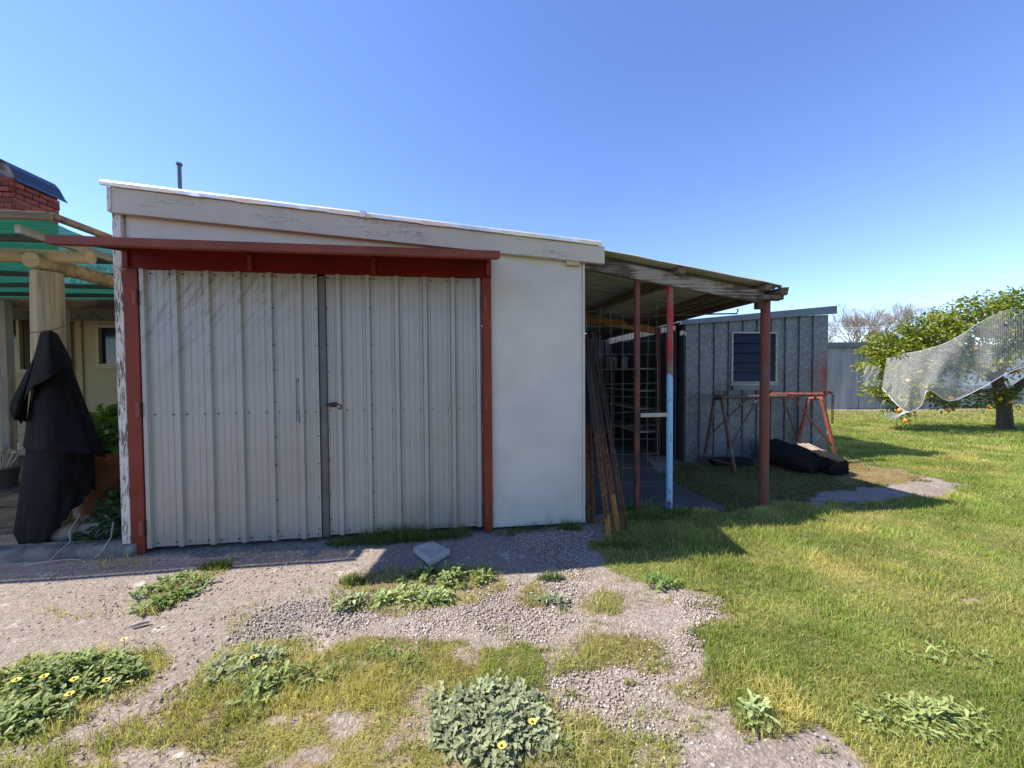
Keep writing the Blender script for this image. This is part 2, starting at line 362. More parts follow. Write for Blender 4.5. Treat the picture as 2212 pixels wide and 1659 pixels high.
# bird net: real sheet with an open weave
t = NT('bird_net_weave'); uvn = t.n('ShaderNodeUVMap'); sx = t.n('ShaderNodeSeparateXYZ'); t.l(uvn.outputs[0], sx.inputs[0])
def lines(o, sc, wd):
    f_ = t.math('FRACT', t.math('MULTIPLY', o, sc)); return t.math('LESS_THAN', f_, wd)
m = t.math('MAXIMUM', lines(sx.outputs[0], 127., .09), lines(t.math('ADD', sx.outputs[1], t.math('MULTIPLY', t.noise(3., uvn.outputs[0], detail=3), .08)), 58., .17))
d = t.n('ShaderNodeBsdfDiffuse'); d.inputs[0].default_value = (.82, .82, .8, 1); tp = t.n('ShaderNodeBsdfTransparent'); tl = t.n('ShaderNodeBsdfTranslucent'); tl.inputs[0].default_value = (.8, .8, .78, 1)
ms = t.n('ShaderNodeMixShader'); ms.inputs[0].default_value = .4; t.l(d.outputs[0], ms.inputs[1]); t.l(tl.outputs[0], ms.inputs[2])
mx = t.n('ShaderNodeMixShader'); t.l(m, mx.inputs[0]); t.l(tp.outputs[0], mx.inputs[1]); t.l(ms.outputs[0], mx.inputs[2]); t.l(mx.outputs[0], t.out.inputs[0]); MT['net'] = t.m
MT['net_rope'] = blotch('white_net_rope', (.7, .7, .68), 8, .1, .8, bump=.02)

# ------------------------------------------------------------------ ground zones (drawn on the ground through the photograph's pixels)
def inpoly(px, py, poly):
    r = np.zeros(px.shape, bool); n = len(poly)
    for i in range(n):
        x1, y1 = poly[i]; x2, y2 = poly[(i+1) % n]
        if y1 == y2: continue
        c = ((y1 > py) != (y2 > py)) & (px < (x2-x1)*(py-y1)/(y2-y1)+x1); r ^= c
    return r
LAWN = [(1330,1105),(1288,1190),(1322,1238),(1400,1258),(1490,1272),(1575,1290),(1560,1335),(1500,1362),(1545,1420),(1510,1470),(1560,1530),(1640,1565),(1740,1560),(1850,1600),(1900,1720),(2600,2600),(9000,2600),(9000,806),(1775,806),(1780,905),(1786,1000),(1835,992),(1960,1018),(2078,1050),(2050,1074),(1800,1090),(1640,1092),(1570,1108),(1470,1098),(1400,1085)]
FRONT = [(-400,1900),(-400,1690),(60,1625),(220,1570),(340,1520),(420,1450),(455,1425),(560,1392),(820,1382),(900,1394),(1130,1392),(1170,1430),(1190,1480),(1240,1560),(1330,1590),(1460,1596),(1480,1900)]
LEFTW = [(-200,1490),(0,1462),(60,1434),(220,1404),(350,1388),(352,1420),(290,1480),(190,1550),(70,1600),(-300,1680)]
STRIP = [(490,1200),(492,1238),(405,1276),(372,1332),(278,1342),(310,1300),(370,1258),(430,1215)]
MIDP = [(708,1305),(726,1256),(790,1236),(900,1224),(1000,1212),(1094,1228),(1088,1268),(1010,1306),(840,1338),(730,1322)]
MOSS = [(1380,1030),(1480,1000),(1800,990),(1860,1000),(1960,1022),(2010,1035),(1900,1050),(1780,1062),(1740,1085),(1640,1092),(1570,1108),(1500,1065)]
TUFT = [(860,1165,105,8,.35),(750,1174,60,6,.3),(985,1158,45,7,.35),(1228,1141,30,7,.4),(1120,1150,70,8,.5),(1160,1288,42,26,.75),(1300,1300,48,32,.8),(1330,1408,125,40,.75),(1250,1440,70,22,.6),(1410,1445,60,20,.5),
        (760,1248,32,16,.7),(660,1275,34,9,.4),(500,1345,34,34,.3),(560,1310,60,14,.15),(180,1325,90,8,.3),(900,1290,120,30,.6),(1420,1300,35,12,.3),(1530,1310,40,14,.4),(1090,1360,50,16,.12),(1380,1540,80,22,.3),(1500,1500,60,30,.4),
        (1330,1600,120,26,.5),(1420,1640,60,30,.6),(1660,1560,110,30,.6),(1480,1570,40,20,.4),(250,1215,120,5,.25),(1340,1290,150,14,.2)]
BARE = [(770,1572,62,40),(1160,1500,40,30),(700,1640,50,25),(1010,1420,40,12),(330,1640,110,40),(160,1640,60,30),(1540,1640,70,40),(1800,1640,100,45),(1300,1510,110,45),(2085,1300,25,10),(1560,1330,40,12),(600,1540,40,16)]
def zones(x, y):
    pts = np.stack([x, y, np.zeros_like(x)], 1); px, py = proj(pts)
    dep = np.maximum(y, .6); amp = 26/dep**.6
    jx = (fbm(x, y, 5., 3, 5)-.5)*6*amp+rng.normal(0, .34, len(x))*amp; jy = (fbm(x, y, 5., 8, 5)-.5)*2.6*amp+rng.normal(0, .15, len(x))*amp
    qx = px+jx; qy = py+jy
    lawn = inpoly(qx, qy, LAWN) | (x > 9) | ((x > 2.3) & (y < 1.5))
    lawn &= ~((y > 13.4) & (y < 20) & (x > 11.5) & (x < 17.5))
    front = inpoly(qx, qy, FRONT); leftw = inpoly(qx, qy, LEFTW); strip = inpoly(qx, qy, STRIP); midp = inpoly(qx, qy, MIDP); moss = inpoly(qx, qy, MOSS)
    pn = fbm(x, y, 3.2, 21); pn2 = fbm(x, y, 11., 31)
    den = np.zeros(len(x)); den[lawn] = 1.
    f = np.clip((pn-.22)*3.6, .25, 1)*np.clip((pn2-.15)*2.6, .35, 1.); den = np.maximum(den, front*f)
    den = np.maximum(den, leftw*.55); den = np.maximum(den, strip*.5); den = np.maximum(den, midp*.55)
    for (cx, cy, rx, ry, a) in TUFT:
        q = ((qx-cx)/rx)**2+((qy-cy)/ry)**2; den = np.maximum(den, a*np.clip(1.5-q*1.3, 0, 1))
    for (cx, cy, rx, ry) in BARE:
        q = ((qx-cx)/rx)**2+((qy-cy)/ry)**2; den *= np.clip(q*1.1-.25, .06, 1)
    far = (y > 20) | (np.abs(x) > 20); den[far & (x > 4)] = 1
    den[(y < .85)] = np.where(x[(y < .85)] > 1., 1., .4)
    grav = inpoly(qx, qy, [(470,1400),(560,1310),(700,1290),(1100,1250),(1340,1250),(1330,1290),(1560,1290),(1560,1360),(1500,1400),(1540,1520),(1480,1700),(1200,1700),(1150,1400),(700,1420)]) \
        | inpoly(qx, qy, [(1080,1140),(1300,1130),(1330,1180),(1280,1250),(1100,1180)]) | inpoly(qx, qy, [(330,1490),(520,1410),(600,1420),(420,1520),(300,1560)])
    straw = inpoly(qx, qy, [(1790,1000),(1850,1000),(2000,1030),(1950,1045),(1830,1045)])
    return den, lawn, front, moss, grav, straw, leftw, strip, midp, pn, px, py

# ------------------------------------------------------------------ ground sheet
def axis(lo, hi, fine, far0, far1):
    a = np.arange(lo, hi+1e-6, fine); r = [hi]; s = fine
    while r[-1] < far1: s *= 1.35; r.append(r[-1]+s)
    l = [lo]; s = fine
    while l[-1] > far0: s *= 1.35; l.append(l[-1]-s)
    return np.concatenate([np.array(l[1:][::-1]), a, np.array(r[1:])])
gx = axis(-4.6, 5.6, .026, -400, 400); gy = axis(.7, 4.6, .026, -300, 600)
X, Y = np.meshgrid(gx, gy); xf, yf = X.ravel(), Y.ravel()
zz = [zones(xf, yf) for _ in range(4)]
den, moss, grav, straw = [sum(z_[k].astype(float) for z_ in zz)/4 for k in (0, 3, 4, 5)]
near = (np.abs(xf) < 8) & (yf < 9) & (yf > 0)
zf = ((fbm(xf, yf, 2., 5)-.5)*.03 + (fbm(xf, yf, 22., 6, 2)-.5)*.012*np.maximum(grav, den > .2))*near
zf = zf - .006
cols = np.stack([np.clip(den*1.2, 0, 1), grav, moss, straw], 1)
ny, nx = X.shape; idx = np.arange(nx*ny).reshape(ny, nx)
q = np.stack([idx[:-1, :-1], idx[:-1, 1:], idx[1:, 1:], idx[1:, :-1]], -1).reshape(-1, 4)
t = NT('ground_surface'); a = t.n('ShaderNodeVertexColor', layer_name='Col'); sp = t.n('ShaderNodeSeparateColor'); t.l(a.outputs[0], sp.inputs[0])
big = t.noise(1.3, detail=7); fine = t.noise(150, detail=5, rough=.8)
vo = t.n('ShaderNodeTexVoronoi'); vo.inputs['Scale'].default_value = 95; t.l(t.tc.outputs['Object'], vo.inputs['Vector'])
asp = t.ramp(big, [(.3, (.20, .155, .125)), (.5, (.275, .215, .175)), (.7, (.33, .265, .215))])
asp = t.mix(t.step(fine, .35, .7), t.mix(.5, asp, (.06, .055, .05)), asp); stn = t.ramp(vo.outputs['Color'], [(.2, (.17, .135, .11)), (.6, (.33, .275, .23)), (.95, (.52, .46, .40))])
asp = t.mix(.45, asp, stn)
lich = t.math('MULTIPLY', t.step(t.noise(5.5, detail=7), .60, .66), t.step(t.noise(60, detail=4), .4, .6)); asp = t.mix(t.math('MULTIPLY', lich, .8), asp, (.55, .53, .46))
ck = t.n('ShaderNodeTexVoronoi', feature='DISTANCE_TO_EDGE'); ck.inputs['Scale'].default_value = 1.1
wn = t.n('ShaderNodeTexNoise'); wn.inputs['Scale'].default_value = 3; wn.inputs['Detail'].default_value = 6; t.l(t.tc.outputs['Object'], wn.inputs['Vector'])
va = t.n('ShaderNodeVectorMath', operation='ADD'); t.l(t.tc.outputs['Object'], va.inputs[0]); t.l(wn.outputs['Color'], va.inputs[1]); t.l(va.outputs[0], ck.inputs['Vector'])
asp = t.mix(t.math('MULTIPLY', t.step(ck.outputs['Distance'], .007, .002), t.step(t.noise(1.1, detail=3), .46, .54)), asp, (.08, .06, .045))
soil = t.ramp(t.noise(25, detail=6), [(.3, (.16, .115, .07)), (.7, (.31, .23, .155))])
turf = t.ramp(t.noise(2.2, detail=8), [(.3, (.12, .125, .035)), (.7, (.23, .20, .075))])
und = t.mix(t.step(sp.outputs[0], .5, 1.), soil, turf)
k = t.mix(t.step(sp.outputs[0], .25, .6), asp, und)
mo = t.ramp(t.noise(24, detail=7), [(.35, (.055, .05, .018)), (.65, (.15, .15, .04))]); k = t.mix(sp.outputs[2], k, mo)
k = t.mix(a.outputs[1], k, t.ramp(t.noise(30, t.coords((.5, 2, 1)), detail=7), [(.3, (.12, .09, .035)), (.7, (.30, .23, .10))]))
hb = t.math('ADD', vo.outputs['Distance'], t.math('MULTIPLY', fine, .6)); t.bump(hb, .55, .008)
MT['ground'] = t.done(k, .95, 0, .2)
me = npmesh('ground', np.stack([xf, yf, zf], 1), [q], np.concatenate([cols[:, :3], cols[:, 3:4]], 1), smooth=True)
tag(link('ground', me, MT['ground']), kind='structure')

# ------------------------------------------------------------------ grass (uncountable)
def blades(x, y, h, wd, cr, z=0., lean=.8):
    n = len(x); az = rng.uniform(0, 2*np.pi, n); la = rng.uniform(0, 2*np.pi, n); le = np.abs(rng.normal(0, lean, n))
    s = np.stack([np.cos(az), np.sin(az), np.zeros(n)], 1)*(wd/2)[:, None]; ld = np.stack([np.cos(la), np.sin(la), np.zeros(n)], 1)
    b = np.stack([x, y, np.full(n, -.008)+z], 1); up = np.array([0, 0, 1.])
    m = b + up*(h*.55)[:, None] + ld*(h*le*.28)[:, None]; tp = b + up*(h*np.clip(1-.3*le**2, .25, 1))[:, None] + ld*(h*le*.95)[:, None]
    V = np.empty((n, 5, 3)); V[:, 0] = b-s; V[:, 1] = b+s; V[:, 2] = m+s*.75; V[:, 3] = m-s*.75; V[:, 4] = tp
    i = np.arange(n)[:, None]*5; quad = i+np.array([[0, 1, 2, 3]]); tri = i+np.array([[3, 2, 4]])
    C = np.repeat(cr[:, None, :], 5, 1); C[:, :2] *= .75; C[:, 4] *= 1.15
    return V.reshape(-1, 3), quad, tri, C.reshape(-1, 3)
def scatter(n, x0, x1, y0, y1): return rng.uniform(x0, x1, n), rng.uniform(y0, y1, n)
parts = []
def grow(n, x0, x1, y0, y1, hs, ws):
    x, y = scatter(n, x0, x1, y0, y1)
    px, py = proj(np.stack([x, y, np.zeros(n)], 1)); k = (px > -250) & (px < 2460) & (py < 1800); x, y = x[k], y[k]
    d, lw, fr, mo, gr, stw, lf, sr, mp, pn, px, py = zones(x, y)
    lu = np.array([(x+2.897)*uu[0]+(y-2.949)*uu[1], -(x+2.897)*uu[1]+(y-2.949)*uu[0]])
    keep = (rng.random(len(x)) < d) & ~((lu[0] > -.2) & (lu[0] < 3.6) & (lu[1] > -.02) & (lu[1] < 6)) & ~((x > 2.6) & (x < 5.02) & (y > 5.95) & (y < 8.8)) & (y < 13.9+(x < 11.4)*99)
    x, y, d, lw, fr, pn, lf, py, px = [q_[keep] for q_ in (x, y, d, lw, fr, pn, lf, py, px)]
    n = len(x); yel = fbm(x, y, 1.7, 44); y2 = fbm(x, y, 7., 48)
    dry = np.clip((yel-.42)*2.2+(y2-.5)*1.1+rng.normal(0, .16, n)+(~lw)*.33, 0, 1)[:, None]
    g = np.array([.225, .295, .06])*(1-dry)+np.array([.50, .43, .155])*dry
    st = rng.random(n) < (.10+.16*(~lw)); g[st] = np.array([.42, .34, .18])*rng.uniform(.7, 1.2, st.sum())[:, None]
    dk = fbm(x, y, 3., 52)[:, None]; g *= (.62+.8*dk)*rng.uniform(.75, 1.25, n)[:, None]
    lush = np.clip((fbm(x, y, 2.6, 61)-.45)*4, 0, 1)
    h = hs*rng.uniform(.45, 1.25, n)*(.7+.7*lush)*np.where(lw, 1., 1.12)
    tuf = (py < 1182) & (px > 690) & (px < 1262) & (py > 1100); h[tuf] *= 1.5; g[tuf] = np.array([.085, .125, .03])*rng.uniform(.6, 1.5, tuf.sum())[:, None]
    w_ = ws*rng.uniform(.6, 1.3, n); parts.append(blades(x, y, h, w_, g))
grow(190000, -2.9, 4.4, 1.0, 2.0, .042, .0034)
grow(125000, -3.4, 5., 2.0, 3.7, .05, .0046)
grow(120000, .4, 8., 3.6, 6.2, .055, .0065)
grow(120000, 2.5, 15., 6.2, 10.5, .06, .010)
grow(70000, 5., 26., 10.5, 20., .07, .017)
x, y = scatter(60000, 1.2, 5.6, 3.6, 6.0); zz_ = zones(x, y); k = (zz_[3] | zz_[5]) & (rng.random(len(x)) < .35+.65*(fbm(x, y, 9., 71) > .45)) & ~((x > 2.6) & (y > 5.85)); x, y = x[k], y[k]; sw = zz_[5][k]
cr = np.array([.10, .11, .03])[None]*rng.uniform(.5, 1.6, len(x))[:, None]; dr_ = (rng.random(len(x)) < .35) | sw; cr[dr_] = np.array([.30, .23, .09])*rng.uniform(.5, 1.3, dr_.sum())[:, None]
parts.append(blades(x, y, rng.uniform(.008, .024, len(x)), rng.uniform(.004, .010, len(x)), cr, 0., 1.3))
# seed stalks and tall tufts at the shed base
def tuft(D_, cnt, h, rad, g=(.085, .13, .03)):
    c = G(*D_); a = rng.uniform(0, 6.28, cnt); r = rad*np.sqrt(rng.random(cnt)); x = c[0]+np.cos(a)*r*1.6; y = c[1]+np.sin(a)*r*.5
    parts.append(blades(x, y, h*rng.uniform(.22, 1.0, cnt)**.8*(1.15-.55*(r/rad)), np.full(cnt, .0034), np.array(g)[None]*rng.uniform(.5, 1.9, cnt)[:, None], 0., .55))
for D_, cnt, h, rad in [((785, 1171), 330, .11, .11), ((825, 1168), 420, .17, .13), ((872, 1166), 420, .18, .13), ((918, 1163), 330, .15, .12), ((960, 1160), 160, .08, .08), ((992, 1157), 200, .13, .07), ((735, 1174), 300, .08, .08), ((1232, 1142), 220, .14, .07), ((1150, 1146), 200, .05, .14), ((1080, 1150), 120, .05, .08), ((560, 1186), 160, .04, .2), ((420, 1192), 120, .035, .15),
                        ((465, 1225), 300, .09, .08), ((765, 1258), 300, .09, .06), ((1190, 1250), 200, .10, .06), ((1340, 1180), 400, .12, .12), ((1400, 1120), 700, .14, .16), ((1460, 1110), 400, .12, .12), ((1365, 1105), 300, .14, .06)]:
    tuft(D_, cnt, h, rad)
for i in range(70):
    ex, ey = random.choice([(1480, 1280), (1560, 1300), (1530, 1350), (1520, 1400), (1530, 1450), (1520, 1500), (1590, 1550), (1400, 1265), (1330, 1240), (1700, 1570), (1800, 1590), (1300, 1330), (1180, 1380), (1230, 1500), (1420, 1470)])
    tuft((ex+random.gauss(0, 38), ey+random.gauss(0, 20)), random.randint(14, 46), random.uniform(.03, .075), random.uniform(.012, .04), (.22, .24, .06) if random.random() < .6 else (.40, .34, .13))
for i in range(90):
    c = (random.choice([random.uniform(850, 1000), random.uniform(1330, 1500), random.uniform(1420, 1560)]),) ; 
    yy_ = random.uniform(1158, 1166) if c[0] < 1010 else random.uniform(1235, 1262)
    p = G(c[0], yy_); parts.append(blades(np.array([p[0]]), np.array([p[1]]), np.array([random.uniform(.12, .22)]), np.array([.0028]), np.array([[.16, .17, .06]]), 0., .25))
off = 0; Vs = []; Q = []; T = []; C = []
for v, a, b, c in parts: Vs.append(v); Q.append(a+off); T.append(b+off); C.append(c); off += len(v)
me = npmesh('grass', np.concatenate(Vs), [np.concatenate(Q), np.concatenate(T)], np.concatenate(C))
tag(link('grass', me, MT['grass']), 'short green and yellowing grass over the lawn and driveway edge', 'grass', kind='stuff')

# ------------------------------------------------------------------ gravel (uncountable)
def stones(x, y, r, cr):
    n = len(x); base = np.array([[1, 0, 0], [0, 1, 0], [-1, 0, 0], [0, -1, 0], [0, 0, 1], [0, 0, -1.]])
    V = base[None]*(r[:, None, None]*rng.uniform(.55, 1.15, (n, 6, 3)))*np.array([1, 1, .65]); az = rng.uniform(0, 6.28, n); ca, sa = np.cos(az), np.sin(az)
    W_ = V.copy(); W_[..., 0] = V[..., 0]*ca[:, None]-V[..., 1]*sa[:, None]; W_[..., 1] = V[..., 0]*sa[:, None]+V[..., 1]*ca[:, None]
    W_ += np.stack([x, y, r*.15-.004], 1)[:, None]
    f = np.array([[0, 1, 4], [1, 2, 4], [2, 3, 4], [3, 0, 4], [1, 0, 5], [2, 1, 5], [3, 2, 5], [0, 3, 5]])
    return W_.reshape(-1, 3), (np.arange(n)[:, None, None]*6+f[None]).reshape(-1, 3), np.repeat(cr, 6, 0)
x, y = scatter(150000, -3.3, 2.6, 1.05, 3.5); d, lw, fr, mo, gr, stw, lf, sr, mp, pn, px, py = zones(x, y)
lu1 = -(x+2.897)*uu[1]+(y-2.949)*uu[0]
pr = np.where(gr, .85*np.clip((pn-.2)*2.6, .15, 1), .05)*(1-.75*np.clip(d, 0, 1))*(~lw)*(lu1 < -.03); k = rng.random(len(x)) < pr; x, y = x[k], y[k]
tone = rng.random(len(x))[:, None]; cr = np.array([.21, .17, .14])*(1-tone)+np.array([.47, .40, .335])*tone; wh = rng.random(len(x)) < .05; cr[wh] = (.58, .56, .52)
v, f, c = stones(x, y, rng.uniform(.0035, .010, len(x)), cr)
t = NT('gravel_stone'); a = t.n('ShaderNodeVertexColor', layer_name='Col'); t.b.inputs['Specular IOR Level'].default_value = .2; MT['gravel'] = t.done(a.outputs[0], .9)
tag(link('gravel', npmesh('gravel', v, [f], c), MT['gravel']), 'loose pinkish grey gravel scattered over the driveway', 'gravel', kind='stuff')

# ------------------------------------------------------------------ main shed
def ribbed(u0, u1, z0, z1, y, ribs, rw=.036, rd=.024, micro=4, slant=0.):
    prof = [(u0, 0)]; edges = [u0]+list(ribs)+[u1]
    for i in range(len(edges)-1):
        a, b = edges[i], edges[i+1]
        if i > 0: prof += [(a-rw*.75, 0), (a-rw*.4, rd), (a+rw*.4, rd), (a+rw*.75, 0)]
        if b-a > .1:
            for j in range(1, micro+1):
                c = a + (b-a)*j/(micro+1); s = 1 if j % 2 else -1
                prof += [(c-.005, 0), (c-.0015, .0028*s), (c+.0015, .0028*s), (c+.005, 0)]
    prof.append((u1, 0)); n = len(prof); mb = MB()
    vs = [(p[0], y-p[1], z0) for p in prof]+[(p[0], y-p[1], z1) for p in prof]
    mb.add(vs, [(i, i+1, n+i+1, n+i) for i in range(n-1)]); return mb
shed = empty('garage_shed', A0, ANG)
tag(shed, 'low white and cream shed with silver double doors in a red frame', 'shed')
FT = lambda u: 2.758+(u+.091)*(2.457-2.758)/3.827
FB = lambda u: 2.572+(u+.096)*(2.309-2.572)/3.832
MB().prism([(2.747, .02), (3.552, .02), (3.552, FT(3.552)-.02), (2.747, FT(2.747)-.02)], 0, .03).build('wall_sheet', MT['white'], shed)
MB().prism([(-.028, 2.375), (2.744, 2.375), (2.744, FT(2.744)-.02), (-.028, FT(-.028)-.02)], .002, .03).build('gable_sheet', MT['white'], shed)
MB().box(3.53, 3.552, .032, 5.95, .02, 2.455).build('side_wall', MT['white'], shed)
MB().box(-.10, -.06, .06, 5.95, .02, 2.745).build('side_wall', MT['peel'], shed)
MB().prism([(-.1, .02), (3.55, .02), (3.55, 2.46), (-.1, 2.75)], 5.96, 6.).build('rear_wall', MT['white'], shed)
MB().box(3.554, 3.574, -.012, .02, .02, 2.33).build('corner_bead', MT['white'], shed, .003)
MB().box(-.098, -.036, -.03, .05, -.01, 2.585).build('corner_post', MT['peel'], shed, .004, .002)
MB().box(-.034, -.030, -.012, .04, .0, 2.36).build('jamb_gap_board', MT['grey_timber_end'], shed)
fa = MB().prism([(-.091, FB(-.091)), (3.736, FB(3.736)), (3.736, FT(3.736)), (-.091, FT(-.091))], -.065, -.025).build('fascia', MT['cream_fascia'], shed, .004)
MB().prism([(-.093, FB(-.09)+.004), (-.068, FB(-.09)+.004), (-.068, FT(-.09)-.004), (-.093, FT(-.09)-.004)], -.07, .1).build('fascia_end', MT['peel'], shed)
MB().box(3.40, 3.52, -.05, -.004, FB(3.45)-.035, FB(3.45)+.01).build('packing_block', MT['cream_trim'], shed, .004)
# roof and its bright barge flashing
rf = MB(); n_ = 160
zr0 = lambda u: 2.797+(u+.123)*(2.496-2.797)/3.825
for i in range(n_):
    a = -.04+i*6.1/n_; b = -.04+(i+1)*6.1/n_; ha = .012*(i % 8 < 2); hb_ = .012*((i+1) % 8 < 2)
    rf.add([(-.12, a, zr0(-.12)-.025+ha), (3.70, a, zr0(3.7)-.025+ha), (3.70, b, zr0(3.7)-.025+hb_), (-.12, b, zr0(-.12)-.025+hb_)], [(0, 1, 2, 3)])
roof = rf.build('roof', MT['iron_roof'], shed)
fl = MB(); us = np.linspace(-.123, 3.702, 70); vs = []
for i, u in enumerate(us):
    z = zr0(u); wv = .004*math.sin(u*9)+random.uniform(-.003, .003)+(.006 if abs(u-1.72) < .05 else 0)
    vs += [(u, .12, z-.006), (u, -.085, z), (u, -.092-wv*.5, z-.012), (u, -.088+wv, z-.034-abs(wv)*1.2), (u, -.07, z-.036)]
fs = [(i*5+j, i*5+j+1, (i+1)*5+j+1, (i+1)*5+j) for i in range(69) for j in range(4)]; fl.add(vs, fs)
fo = fl.build('barge_flashing', MT['bright_metal'], roof)
MB().box(1.70, 1.745, -.098, -.06, zr0(1.72)-.044, zr0(1.72)+.004).build('flashing_joint', MT['bright_metal'], roof)
vp0 = D(389, 420, 3.75); lv = L(vp0)
vpz = L(D(389, 354, 3.75))[2]
vpp = MB().tube([(lv[0], lv[1], 2.6), (lv[0], lv[1], vpz)], .017, 10).build('vent_pipe', MT['zinc_grey'], roof)
MB().tube([(lv[0], lv[1], vpz-.012), (lv[0], lv[1], vpz+.006)], .026, 10).build('vent_cap', MT['dark_steel'], vpp)
# header, jambs, awning
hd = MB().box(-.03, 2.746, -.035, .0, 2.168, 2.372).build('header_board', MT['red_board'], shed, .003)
MB().box(.9, 2.66, -.0385, -.036, 2.262, 2.266).build('board_joint', MT['rust_dark'], hd)
jl = MB().box(-.028, .068, -.04, .03, -.01, 2.166).build('door_jamb', MT['red_frame'], shed, .004)
jr = MB().box(2.668, 2.744, -.04, .03, -.01, 2.166).build('door_jamb', MT['red_frame'], shed, .004)
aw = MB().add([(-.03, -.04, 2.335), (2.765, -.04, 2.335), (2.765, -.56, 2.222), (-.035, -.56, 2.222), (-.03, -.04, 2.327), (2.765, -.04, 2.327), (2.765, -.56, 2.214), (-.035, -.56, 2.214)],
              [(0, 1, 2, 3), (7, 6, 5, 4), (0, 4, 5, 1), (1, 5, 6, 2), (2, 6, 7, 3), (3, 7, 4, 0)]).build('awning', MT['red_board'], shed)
MB().add([(-.037, -.562, 2.226), (2.768, -.562, 2.226), (2.768, -.572, 2.226), (-.037, -.572, 2.226), (-.037, -.562, 2.174), (2.768, -.562, 2.174), (2.768, -.572, 2.174), (-.037, -.572, 2.174), (-.02, -.54, 2.174), (2.75, -.54, 2.174), (2.75, -.54, 2.170), (-.02, -.54, 2.170)],
         [(0, 1, 5, 4), (3, 2, 6, 7), (0, 1, 2, 3), (0, 3, 7, 4), (1, 2, 6, 5), (4, 5, 9, 8), (7, 6, 10, 11), (8, 9, 10, 11)]).build('front_lip', MT['red_lip'], aw)
for ub in (.0, .862, 1.79, 2.72):
    b = MB().box(ub-.016, ub+.016, -.052, -.036, 2.175, 2.325).build('bracket', MT['red_frame'], aw, .002)
    MB().bar((ub, -.05, 2.30), (ub, -.545, 2.205), .02, .02).build('bracket_arm', MT['red_frame'], b)
# doors
def leaf(name, u0, u1, z0, z1, y, ribs, split, hinge_u, hs):
    d = ribbed(u0, split, z0, z1, y, [r for r in ribs if r < split-.02]).build('door_leaf', MT['door'], shed)
    ribbed(split-.03, u1, z0+.004, z1-.003, y-.004, [r for r in ribs if r >= split-.02]).build('cladding_sheet', MT['door'], d)
    fr_ = MB()
    for a, b in ((u0+.002, u0+.05), (u1-.05, u1-.002)): fr_.box(a, b, y+.006, y+.034, z0+.01, z1-.01)
    for c in (z0+.03, (z0+z1)/2, z1-.06): fr_.box(u0+.052, u1-.052, y+.008, y+.032, c, c+.04)
    fr_.build('inner_frame', MT['dark_steel'], d)
    s = MB()
    pans = [u0]+list(ribs)+[u1]
    for zz_ in (z1-.03, (z0+z1)/2-.04, z0+.03):
        for i in range(len(pans)-1):
            for fq in ((.22, .8) if pans[i+1]-pans[i] > .1 else (.5,)):
                c = pans[i]+(pans[i+1]-pans[i])*fq; s.box(c-.0045, c+.0045, y-.012, y-.003, zz_-.0045, zz_+.0045)
    for k in range(9):
        zz_ = z0+.1+k*(z1-z0-.15)/8+random.uniform(-.03, .03)
        for c in (u0+.012, split-.008, u1-.012): s.box(c-.004, c+.004, y-.026 if c == split-.008 else y-.012, y-.003, zz_-.004, zz_+.004)
    s = s.build('screws', MT['screw'], d); s['kind'] = 'stuff'
    for zh in (.19, 1.10, 1.95):
        hh = MB().box(hinge_u-.034*hs[0], hinge_u+.034*hs[1], -.046, -.041, zh-.055, zh+.055).build('hinge', MT['hinge_red'], d, .001)
        hm = MB().tube([(hinge_u+.004, -.05, zh-.057), (hinge_u+.004, -.05, zh+.057)], .0075, 8).build('hinge_pin', MT['rust_dark'], d)
    return d
ribsL = [.095+.2245*i for i in range(6)]; ribsR = [1.508+.2285*i for i in range(5)]+[2.632]
dl = leaf('left', .076, 1.345, .03, 2.166, -.015, ribsL, ribsL[4]+.03, .066, (1, .2))
dr = leaf('right', 1.405, 2.662, .045, 2.166, -.012, ribsR, ribsR[1]+.03, 2.672, (.2, 1))
MB().box(1.3465, 1.401, -.006, .012, .025, 2.155).build('meeting_strip', MT['dark_steel'], dl, .002)
MB().box(1.404, 1.41, -.02, -.008, .05, 2.15).build('edge_angle', MT['rust_dark'], dr)
# handle: flat strap above a bent wire loop
hu = 1.19
hd_ = MB().box(hu-.010, hu+.010, -.043, -.037, 1.30, 1.33).box(hu-.010, hu-.003, -.042, -.038, 1.12, 1.33).build('door_handle', MT['zinc_grey'], dl, .001)
MB().tube([(hu-.009, -.046, 1.12), (hu-.010, -.046, .985), (hu+.010, -.046, .98), (hu+.008, -.046, 1.10), (hu-.003, -.046, 1.125)], .0035, 8).build('handle_loop', MT['zinc_grey'], dl)
bz = N(712, 874, 0.)[2]
lt = MB(); lt.add([(1.412, -.032, bz-.004), (1.435, -.032, bz-.02), (1.475, -.032, bz-.02), (1.475, -.032, bz+.02), (1.435, -.032, bz+.02), (1.412, -.032, bz+.006), (1.412, -.02, bz-.004), (1.435, -.02, bz-.02), (1.475, -.02, bz-.02), (1.475, -.02, bz+.02), (1.435, -.02, bz+.02), (1.412, -.02, bz+.006)],
                  [(0, 1, 2, 3, 4, 5), (11, 10, 9, 8, 7, 6)]+[(i, (i+1) % 6, (i+1) % 6+6, i+6) for i in range(6)])
lt.build('latch', MT['rust_dark'], dr, .002)
MB().tube([(1.39, -.036, bz), (1.50, -.036, bz+.004), (1.517, -.036, bz-.004), (1.519, -.036, bz-.026), (1.506, -.036, bz-.036), (1.497, -.036, bz-.022)], .006, 8).build('latch_bolt', MT['rust_dark'], dr)

